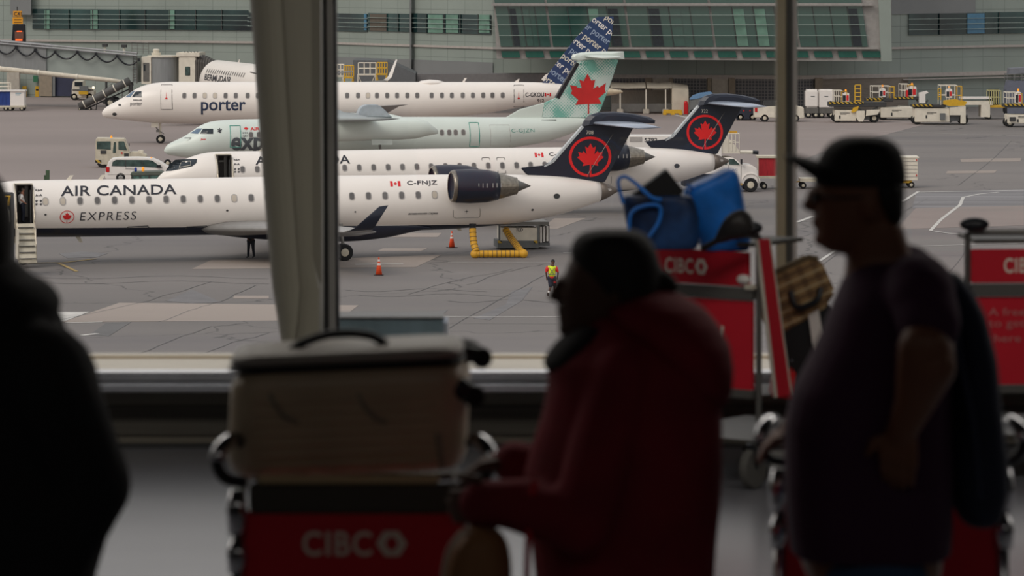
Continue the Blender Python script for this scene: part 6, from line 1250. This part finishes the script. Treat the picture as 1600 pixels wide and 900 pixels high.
# ---------------- people indoors ----------------
def rows(t, R, m=None, v=0, e=.9, n=24):    # closed body from (y, x0, x1, half depth[, v offset])
    mb = m or M(); Q = []
    for r in R:
        y, x0, x1, hw = r[:4]; vv = r[4] if len(r) > 4 else v; a, c = t.L(x0, y, 0), t.L(x1, y, 0); cx, rx = (a.x+c.x)/2, (c.x-a.x)/2
        Q.append([Vector((cx+rx*math.copysign(abs(math.cos(q))**e, math.cos(q)), vv+hw*math.copysign(abs(math.sin(q))**e, math.sin(q)), a.z)) for q in [2*PI*k/n for k in range(n)]])
    return mb.rings(Q)
def blob(mb, t, x, y, v, r): mb.ell(t.L(x, y, 0)+Vector((0, v, 0)), r); return mb
def hand(mb, w, d, side, up, L_=.085, curl=.5, spread=.021):   # palm and five bent fingers: w wrist, d pointing, side across the knuckles
    w, d, side, up = Vector(w), Vector(d).normalized(), Vector(side).normalized(), Vector(up).normalized()
    for k in range(4): cap(mb, w+side*(k-1.5)*.012, w+d*L_+side*(k-1.5)*spread, .017, .014, 8)
    for k, ln in enumerate((.066, .075, .071, .056)):
        p = w+d*L_+side*(k-1.5)*spread; q = p+(d+up*-curl*.5).normalized()*ln*.5; r = q+(d-up*curl*1.6).normalized()*ln*.45; limb(mb, [p, q, r], [.0095, .0088, .0075], 8)
    p = w+d*.02-side*.025; q = p+(d*.5-side*.9).normalized()*.035; r = q+(d*.9-side*.3-up*curl*.5).normalized()*.032; limb(mb, [p, q, r], [.013, .0105, .009], 8)
def legs(t, x0, x1, hipz, m, name, vo=.09, shoe=nearblack, r=.1):
    mb = M(); a, c = t.L(x0, 0, 0).x, t.L(x1, 0, 0).x
    for s_, xx in ((-1, .5), (1, .5)): X = a+(c-a)*xx; limb(mb, [(X, s_*vo, hipz-.02), (X-.03*s_-.01, s_*(vo+.01), .48), (X-.05*s_, s_*(vo+.01), .09)], [r, .078, .062])
    cap(mb, ((a+c)/2, -.06, hipz), ((a+c)/2, .06, hipz), (c-a)*.4, (c-a)*.4); mb.build(name, m, t, remesh=.016)
    for s_ in (-1, 1): X = (a+c)/2-.05*s_; b2 = M(); cap(b2, (X+.03, s_*(vo+.01), .045), (X-.14, s_*(vo+.01), .035), .045, .036); cap(b2, (X, s_*(vo+.01), .09), (X, s_*(vo+.01), .05), .05, .05); b2.build('shoe', shoe, t, remesh=.012)
dskin = mat('dark_skin', (80, 50, 36), .55); mskin = mat('warm_skin', (122, 78, 56), .5)
# man in cap
mn = T('person', 'man in a black cap and dark purple t-shirt with one hand on his hip', 'person', (W(1365, 0, 8.33).x, 8.33, FZ))
b2 = M(); rows(mn, [(236, 1300, 1380, .05), (250, 1284, 1400, .068), (275, 1275, 1411, .077), (300, 1272, 1411, .078), (322, 1272, 1408, .074), (345, 1274, 1403, .066), (362, 1275, 1396, .06), (376, 1276, 1385, .052), (388, 1284, 1375, .04), (396, 1300, 1365, .03)], b2)
for x, y, r in ((1266, 318, (.014, .014, .02)), (1260, 321, (.011, .013, .011)), (1271, 299, (.012, .03, .009)), (1273, 343, (.009, .022, .006)), (1274, 351, (.009, .02, .006)), (1279, 374, (.012, .02, .014)), (1264, 310, (.008, .009, .018))): blob(b2, mn, x, y, 0, r)
for s_ in (-1, 1): blob(b2, mn, 1354, 318, s_*.078, (.02, .012, .032))
rows(mn, [(350, 1318, 1410, .062), (400, 1322, 1425, .064), (440, 1318, 1450, .08)], b2); sh0 = mn.L(1425, 440, 0)
rows(mn, [(435, 1320, 1465, .14), (520, 1290, 1480, .15), (640, 1240, 1480, .16), (760, 1240, 1480, .16), (860, 1245, 1475, .15), (900, 1260, 1470, .14)], b2)
el, wr = mn.L(1432, 552, 0)+Vector((0, -.27, 0)), mn.L(1393, 655, 0)+Vector((0, -.22, 0)); limb(b2, [sh0+Vector((0, -.19, 0)), el+Vector((-.0, 0, 0)), wr], [.058, .056, .033]); cap(b2, el+Vector((-.012, 0, .04)), el.lerp(wr, .5), .058, .045)
hand(b2, wr, (-.12, .0, -1), (1, -.25, -.3), (-.3, -1, 0), L_=.06, curl=.55)
e2, w2 = mn.L(1310, 610, 0)+Vector((0, .22, 0)), mn.L(1246, 700, 0)+Vector((0, .2, 0)); limb(b2, [sh0+Vector((-.03, .18, 0)), e2, w2], [.055, .05, .032]); hand(b2, w2, (-1, .1, -.1), (0, 1, 0), (0, 0, 1), L_=.03, curl=1.4)
for s_ in (-1, 1): limb(b2, [(mn.L(1365, 0, 0).x, s_*.09, .8), (mn.L(1365, 0, 0).x, s_*.1, .45), (mn.L(1360, 0, 0).x, s_*.1, .08)], [.08, .06, .04])
b2.build('body', mskin, mn, remesh=.006, sm=4)
b3 = M(); rows(mn, [(406, 1345, 1432, .07), (420, 1326, 1452, .11), (440, 1316, 1474, .155), (470, 1303, 1488, .175), (520, 1284, 1494, .175), (560, 1264, 1490, .175), (610, 1238, 1486, .185), (660, 1226, 1486, .19), (750, 1225, 1488, .19), (820, 1229, 1488, .185), (866, 1236, 1484, .18)], b3, e=.8)
for s_ in (-1, 1): cap(b3, sh0+Vector((.0, s_*.12, .0)), sh0+Vector((0, s_*.2, -.01)), .075, .072); 
cap(b3, sh0+Vector((0, -.18, 0)), mn.L(1433, 488, 0)+Vector((0, -.235, 0)), .074, .07); cap(b3, sh0+Vector((-.02, .18, 0)), mn.L(1380, 500, 0)+Vector((0, .23, 0)), .07, .066)
b3.build('tshirt', mat('purple_shirt', (62, 24, 56), .85, bump=.2, scale=8), mn, remesh=.009)
cp = M(); rows(mn, [(212.5, 1328, 1366, .03), (215, 1312, 1384, .05), (222, 1298, 1398, .068), (234, 1286, 1408, .08), (250, 1278, 1414, .086), (270, 1272, 1417, .088), (286, 1270, 1417, .088), (290, 1272, 1416, .084)], cp); cp.build('cap_crown', mat('cap_black', (14, 14, 16), .8), mn, remesh=.007)
br = M(); P = [(1227, 245, .012), (1231, 244, .035), (1245, 245, .06), (1268, 251, .082), (1290, 258, .088)]; up, lo = [], []
for x, y, hw in P: p = mn.L(x, y, 0); up.append([Vector((p.x, v, p.z-((v/.086)**2)*.034)) for v in (-hw, -hw*.5, 0, hw*.5, hw)])
br.rings(up, cap=False, close=False); br.build('cap_brim', bpy.data.materials['cap_black'], mn, solid=.009, smooth=True)
bk = M(); rows(mn, [(285, 1340, 1414, .08), (310, 1352, 1413, .08), (335, 1372, 1412, .07), (350, 1388, 1408, .05)], bk); bk.build('hair', hairm, mn, remesh=.007)
mb = M()
for s_ in (-1, 1): mb.tube([mn.L(1270, 304, 0)+Vector((0, s_*.03, 0)), mn.L(1300, 306, 0)+Vector((0, s_*.072, 0)), mn.L(1350, 304, 0)+Vector((0, s_*.08, 0))], .003, 6); mb.box(mn.L(1268, 304, 0).x, mn.L(1274, 304, 0).x, s_*.03-.02, s_*.03+.02, mn.L(1270, 314, 0).z, mn.L(1270, 300, 0).z)
mb.build('glasses', nearblack, mn)
legs(mn, 1252, 1474, .78, mat('blue_jeans', (48, 78, 112), .8, var=.25, scale=6), 'jeans')
jk = T('jacket', 'dark navy jacket hanging down the back of the man in the cap', 'jacket', (W(1500, 0, 8.4).x, 8.4, FZ+.8))
b4 = M(); rows(jk, [(425, 1462, 1496, .05, 0), (450, 1466, 1518, .08, 0), (490, 1480, 1538, .11, .0), (560, 1482, 1556, .13, 0), (640, 1480, 1563, .14, 0), (710, 1470, 1574, .14, 0), (770, 1478, 1574, .12, 0), (812, 1500, 1562, .09, 0), (822, 1515, 1550, .05, 0)], b4, e=.8)
b4.build('cloth', mat('navy_fabric', (34, 40, 62), .85, var=.3, scale=6, bump=.5), jk, remesh=.01); M().tube(catmull3([jk.L(1490, 470, -.1), jk.L(1500, 560, -.14), jk.L(1520, 660, -.15), jk.L(1530, 780, -.12)], 6), .008, 6).build('seam', mat('navy_trim', (50, 56, 80), .8), jk)
# woman in the maroon hooded coat
wm = T('person', 'woman in a dark maroon hooded coat holding the luggage cart with the beige suitcase', 'person', (W(975, 0, 8.25).x, 8.25, FZ))
b5 = M(); rows(wm, [(385, 905, 1000, .055), (410, 888, 1015, .072), (435, 879, 1018, .076), (455, 875, 1015, .074), (475, 875, 1010, .068), (495, 876, 1000, .06), (510, 878, 985, .052), (522, 884, 970, .04), (530, 895, 960, .03)], b5)
for x, y, r in ((868, 459, (.013, .013, .018)), (863, 463, (.011, .014, .01)), (874, 440, (.012, .028, .01)), (874, 484, (.008, .022, .006)), (877, 497, (.009, .02, .007)), (877, 500, (.008, .018, .006)), (880, 516, (.012, .02, .012)), (870, 450, (.008, .008, .018))): blob(b5, wm, x, y, 0, r)
blob(b5, wm, 962, 455, -.075, (.015, .01, .028)); rows(wm, [(500, 925, 1005, .055), (560, 930, 1030, .06)], b5); rows(wm, [(545, 900, 1060, .12), (700, 870, 1100, .14), (900, 870, 1100, .14), (1000, 890, 1090, .13)], b5)
ws = wm.L(985, 580, 0); we, ww = wm.L(905, 810, 0)+Vector((0, -.2, 0)), wm.L(775, 770, 0)+Vector((0, -.16, 0)); limb(b5, [ws+Vector((0, -.14, 0)), we, ww], [.045, .04, .028]); hand(b5, ww, (-1, .1, -.12), (0, .2, -1), (0, -1, 0), L_=.05, curl=.8)
we2, ww2 = wm.L(880, 770, 0)+Vector((0, .2, 0)), wm.L(790, 740, 0)+Vector((0, .17, 0)); limb(b5, [ws+Vector((0, .14, 0)), we2, ww2], [.045, .04, .028]); hand(b5, ww2, (-1, -.1, -.05), (0, -1, 0), (0, 0, 1), L_=.05, curl=1.0)
for s_ in (-1, 1): limb(b5, [(wm.L(985, 0, 0).x, s_*.09, .8), (wm.L(980, 0, 0).x, s_*.09, .45), (wm.L(980, 0, 0).x, s_*.09, .08)], [.08, .06, .04])
b5.build('body', dskin, wm, remesh=.006, sm=4)
maroon = mat('maroon_coat', (126, 16, 34), .85, var=.25, scale=7, bump=.4)
b6 = M(); rows(wm, [(492, 925, 1020, .08), (510, 905, 1060, .11), (540, 872, 1098, .15), (565, 852, 1118, .175), (590, 856, 1126, .185), (640, 848, 1128, .19), (690, 832, 1129, .19), (740, 818, 1129, .19), (790, 822, 1126, .19), (850, 830, 1120, .19), (910, 836, 1116, .19), (1000, 840, 1112, .18), (1060, 850, 1105, .17)], b6, e=.85)
limb(b6, [ws+Vector((-.02, -.13, 0)), we+Vector((.0, 0, .02)), ww+Vector((.02, 0, 0))], [.075, .068, .052]); limb(b6, [ws+Vector((-.02, .13, 0)), we2, ww2+Vector((.02, 0, 0))], [.07, .062, .05]); cap(b6, ww+Vector((.06, 0, .0)), ww+Vector((-.03, 0, -.0)), .056, .05)
b6.build('coat', maroon, wm, remesh=.009)
b7 = M(); rows(wm, [(452, 1000, 1042, .04), (462, 965, 1068, .1), (480, 940, 1100, .14), (505, 950, 1122, .165), (540, 985, 1141, .175), (575, 1010, 1147, .165), (605, 1040, 1145, .14), (628, 1080, 1138, .09), (638, 1100, 1128, .04)], b7); b7.build('hood', maroon, wm, remesh=.009)
b8 = M(); rows(wm, [(505, 905, 960, .09), (530, 872, 960, .115), (550, 855, 950, .12), (566, 846, 940, .12), (580, 856, 930, .1), (596, 872, 915, .06)], b8); b8.build('scarf', mat('black_scarf', (18, 14, 18), .9), wm, remesh=.009)
b9 = M(); rows(wm, [(358, 935, 985, .03), (362, 912, 1002, .055), (372, 897, 1014, .072), (390, 890, 1026, .084), (415, 893, 1032, .088), (440, 908, 1033, .088), (462, 930, 1030, .086), (482, 955, 1022, .076), (500, 975, 1012, .05)], b9); cap(b9, wm.L(1035, 440, 0), wm.L(1044, 446, 0), .028, .024); b9.build('hair', hairm, wm, remesh=.007)
M().tube(catmull3([wm.L(828, 600, 0)+Vector((.16, -.2, 0)), wm.L(850, 700, 0)+Vector((0, -.2, 0)), wm.L(826, 800, 0)+Vector((0, -.215, 0)), wm.L(822, 960, 0)+Vector((0, -.215, 0))], 6)[8:], .008, 6).build('strap', mat('bright_red_strap', (200, 24, 40), .5), wm)
legs(wm, 880, 1090, .8, mat('dark_trousers', (26, 26, 32), .85), 'trousers')
tb = T('tan_bag', 'rounded tan bag hanging below the hand of the woman in the maroon coat', 'bag', (W(742, 0, 8.1).x, 8.1, FZ+.45))
b2 = M(); rows(tb, [(822, 735, 765, .05), (832, 715, 785, .07), (850, 701, 795, .085), (880, 692, 800, .09), (930, 690, 800, .09), (990, 697, 792, .08), (1010, 715, 775, .05)], b2); b2.build('bag_body', mat('tan_leather', (150, 104, 66), .6, var=.15, scale=5), tb, remesh=.009)
M().tube(catmull3([tb.L(735, 830, -.05), tb.L(718, 836, -.06), tb.L(700, 862, -.06), tb.L(692, 905, -.06), tb.L(694, 960, -.06)], 6), .005, 6).build('piping', mat('pale_piping', (196, 176, 160), .6), tb); M().tube(catmull3([tb.L(745, 824, .0), tb.L(752, 795, -.0), tb.L(768, 790, .0), tb.L(772, 826, .0)], 6), .006, 6).build('handle', mat('brown_strap', (90, 60, 40), .7), tb)
# person at the left edge
lm = T('person', 'person in a black hooded jacket seen from behind at the left edge of the frame', 'person', (W(-20, 0, 7.6).x, 7.6, FZ))
b2 = M(); rows(lm, [(262, -100, -40, .04), (285, -125, -10, .075), (320, -132, 8, .08), (360, -132, 14, .08), (400, -128, 8, .072), (430, -118, -10, .06), (450, -95, -30, .05)], b2); blob(b2, lm, -138, 372, 0, (.014, .014, .018)); blob(b2, lm, -60, 365, -.08, (.018, .01, .03)); blob(b2, lm, -60, 365, .08, (.018, .01, .03)); rows(lm, [(400, -80, 5, .055), (470, -80, 5, .06)], b2)
rows(lm, [(480, -100, 20, .1), (700, -150, 100, .13), (1000, -130, 90, .13)], b2); s0 = lm.L(30, 530, 0)
ea, wa = lm.L(150, 745, 0)+Vector((0, -.12, 0)), lm.L(60, 925, 0)+Vector((0, -.12, 0)); limb(b2, [s0+Vector((.05, -.13, -.05)), ea, wa], [.05, .045, .03]); hand(b2, wa, (-1, 0, -.6), (0, 1, 0), (.5, 0, 1), L_=.06); ea2, wa2 = lm.L(60, 780, 0)+Vector((0, .25, 0)), lm.L(-60, 850, 0)+Vector((0, .22, 0)); limb(b2, [s0+Vector((0, .17, 0)), ea2, wa2], [.05, .045, .03]); hand(b2, wa2, (-1, 0, -.1), (0, 1, 0), (0, 0, 1), L_=.06)
for s_ in (-1, 1): limb(b2, [(lm.L(-10, 0, 0).x, s_*.09, .8), (lm.L(-15, 0, 0).x, s_*.1, .45), (lm.L(-15, 0, 0).x, s_*.1, .08)], [.08, .06, .04])
b2.build('body', dskin, lm, remesh=.007, sm=4)
blk = mat('black_fleece', (16, 16, 20), .9, bump=.3, scale=8); b2 = M()
rows(lm, [(405, -90, 24, .1), (428, -125, 45, .13), (440, -135, 72, .14), (458, -140, 90, .16), (474, -145, 96, .165), (490, -150, 92, .165), (503, -155, 84, .16), (520, -160, 108, .18), (545, -165, 135, .2), (575, -170, 150, .2), (610, -175, 158, .2), (660, -180, 172, .2), (720, -180, 180, .2), (800, -175, 180, .2), (900, -170, 150, .2), (1000, -165, 140, .19)], b2, e=.85)
limb(b2, [s0+Vector((.06, -.14, -.05)), lm.L(150, 742, 0)+Vector((0, -.13, 0)), lm.L(68, 912, 0)+Vector((0, -.13, 0))], [.1, .085, .07]); limb(b2, [s0+Vector((0, .17, 0)), ea2, wa2], [.075, .066, .05]); b2.build('jacket', blk, lm, remesh=.01)
b2 = M(); rows(lm, [(252, -90, -35, .04), (262, -115, -15, .065), (285, -128, 6, .086), (320, -122, 17, .092), (355, -90, 21, .092), (390, -70, 20, .088), (415, -50, 16, .075)], b2); b2.build('hair', hairm, lm, remesh=.008)
legs(lm, -110, 90, .8, mat('black_trousers', (22, 22, 26), .85), 'trousers')
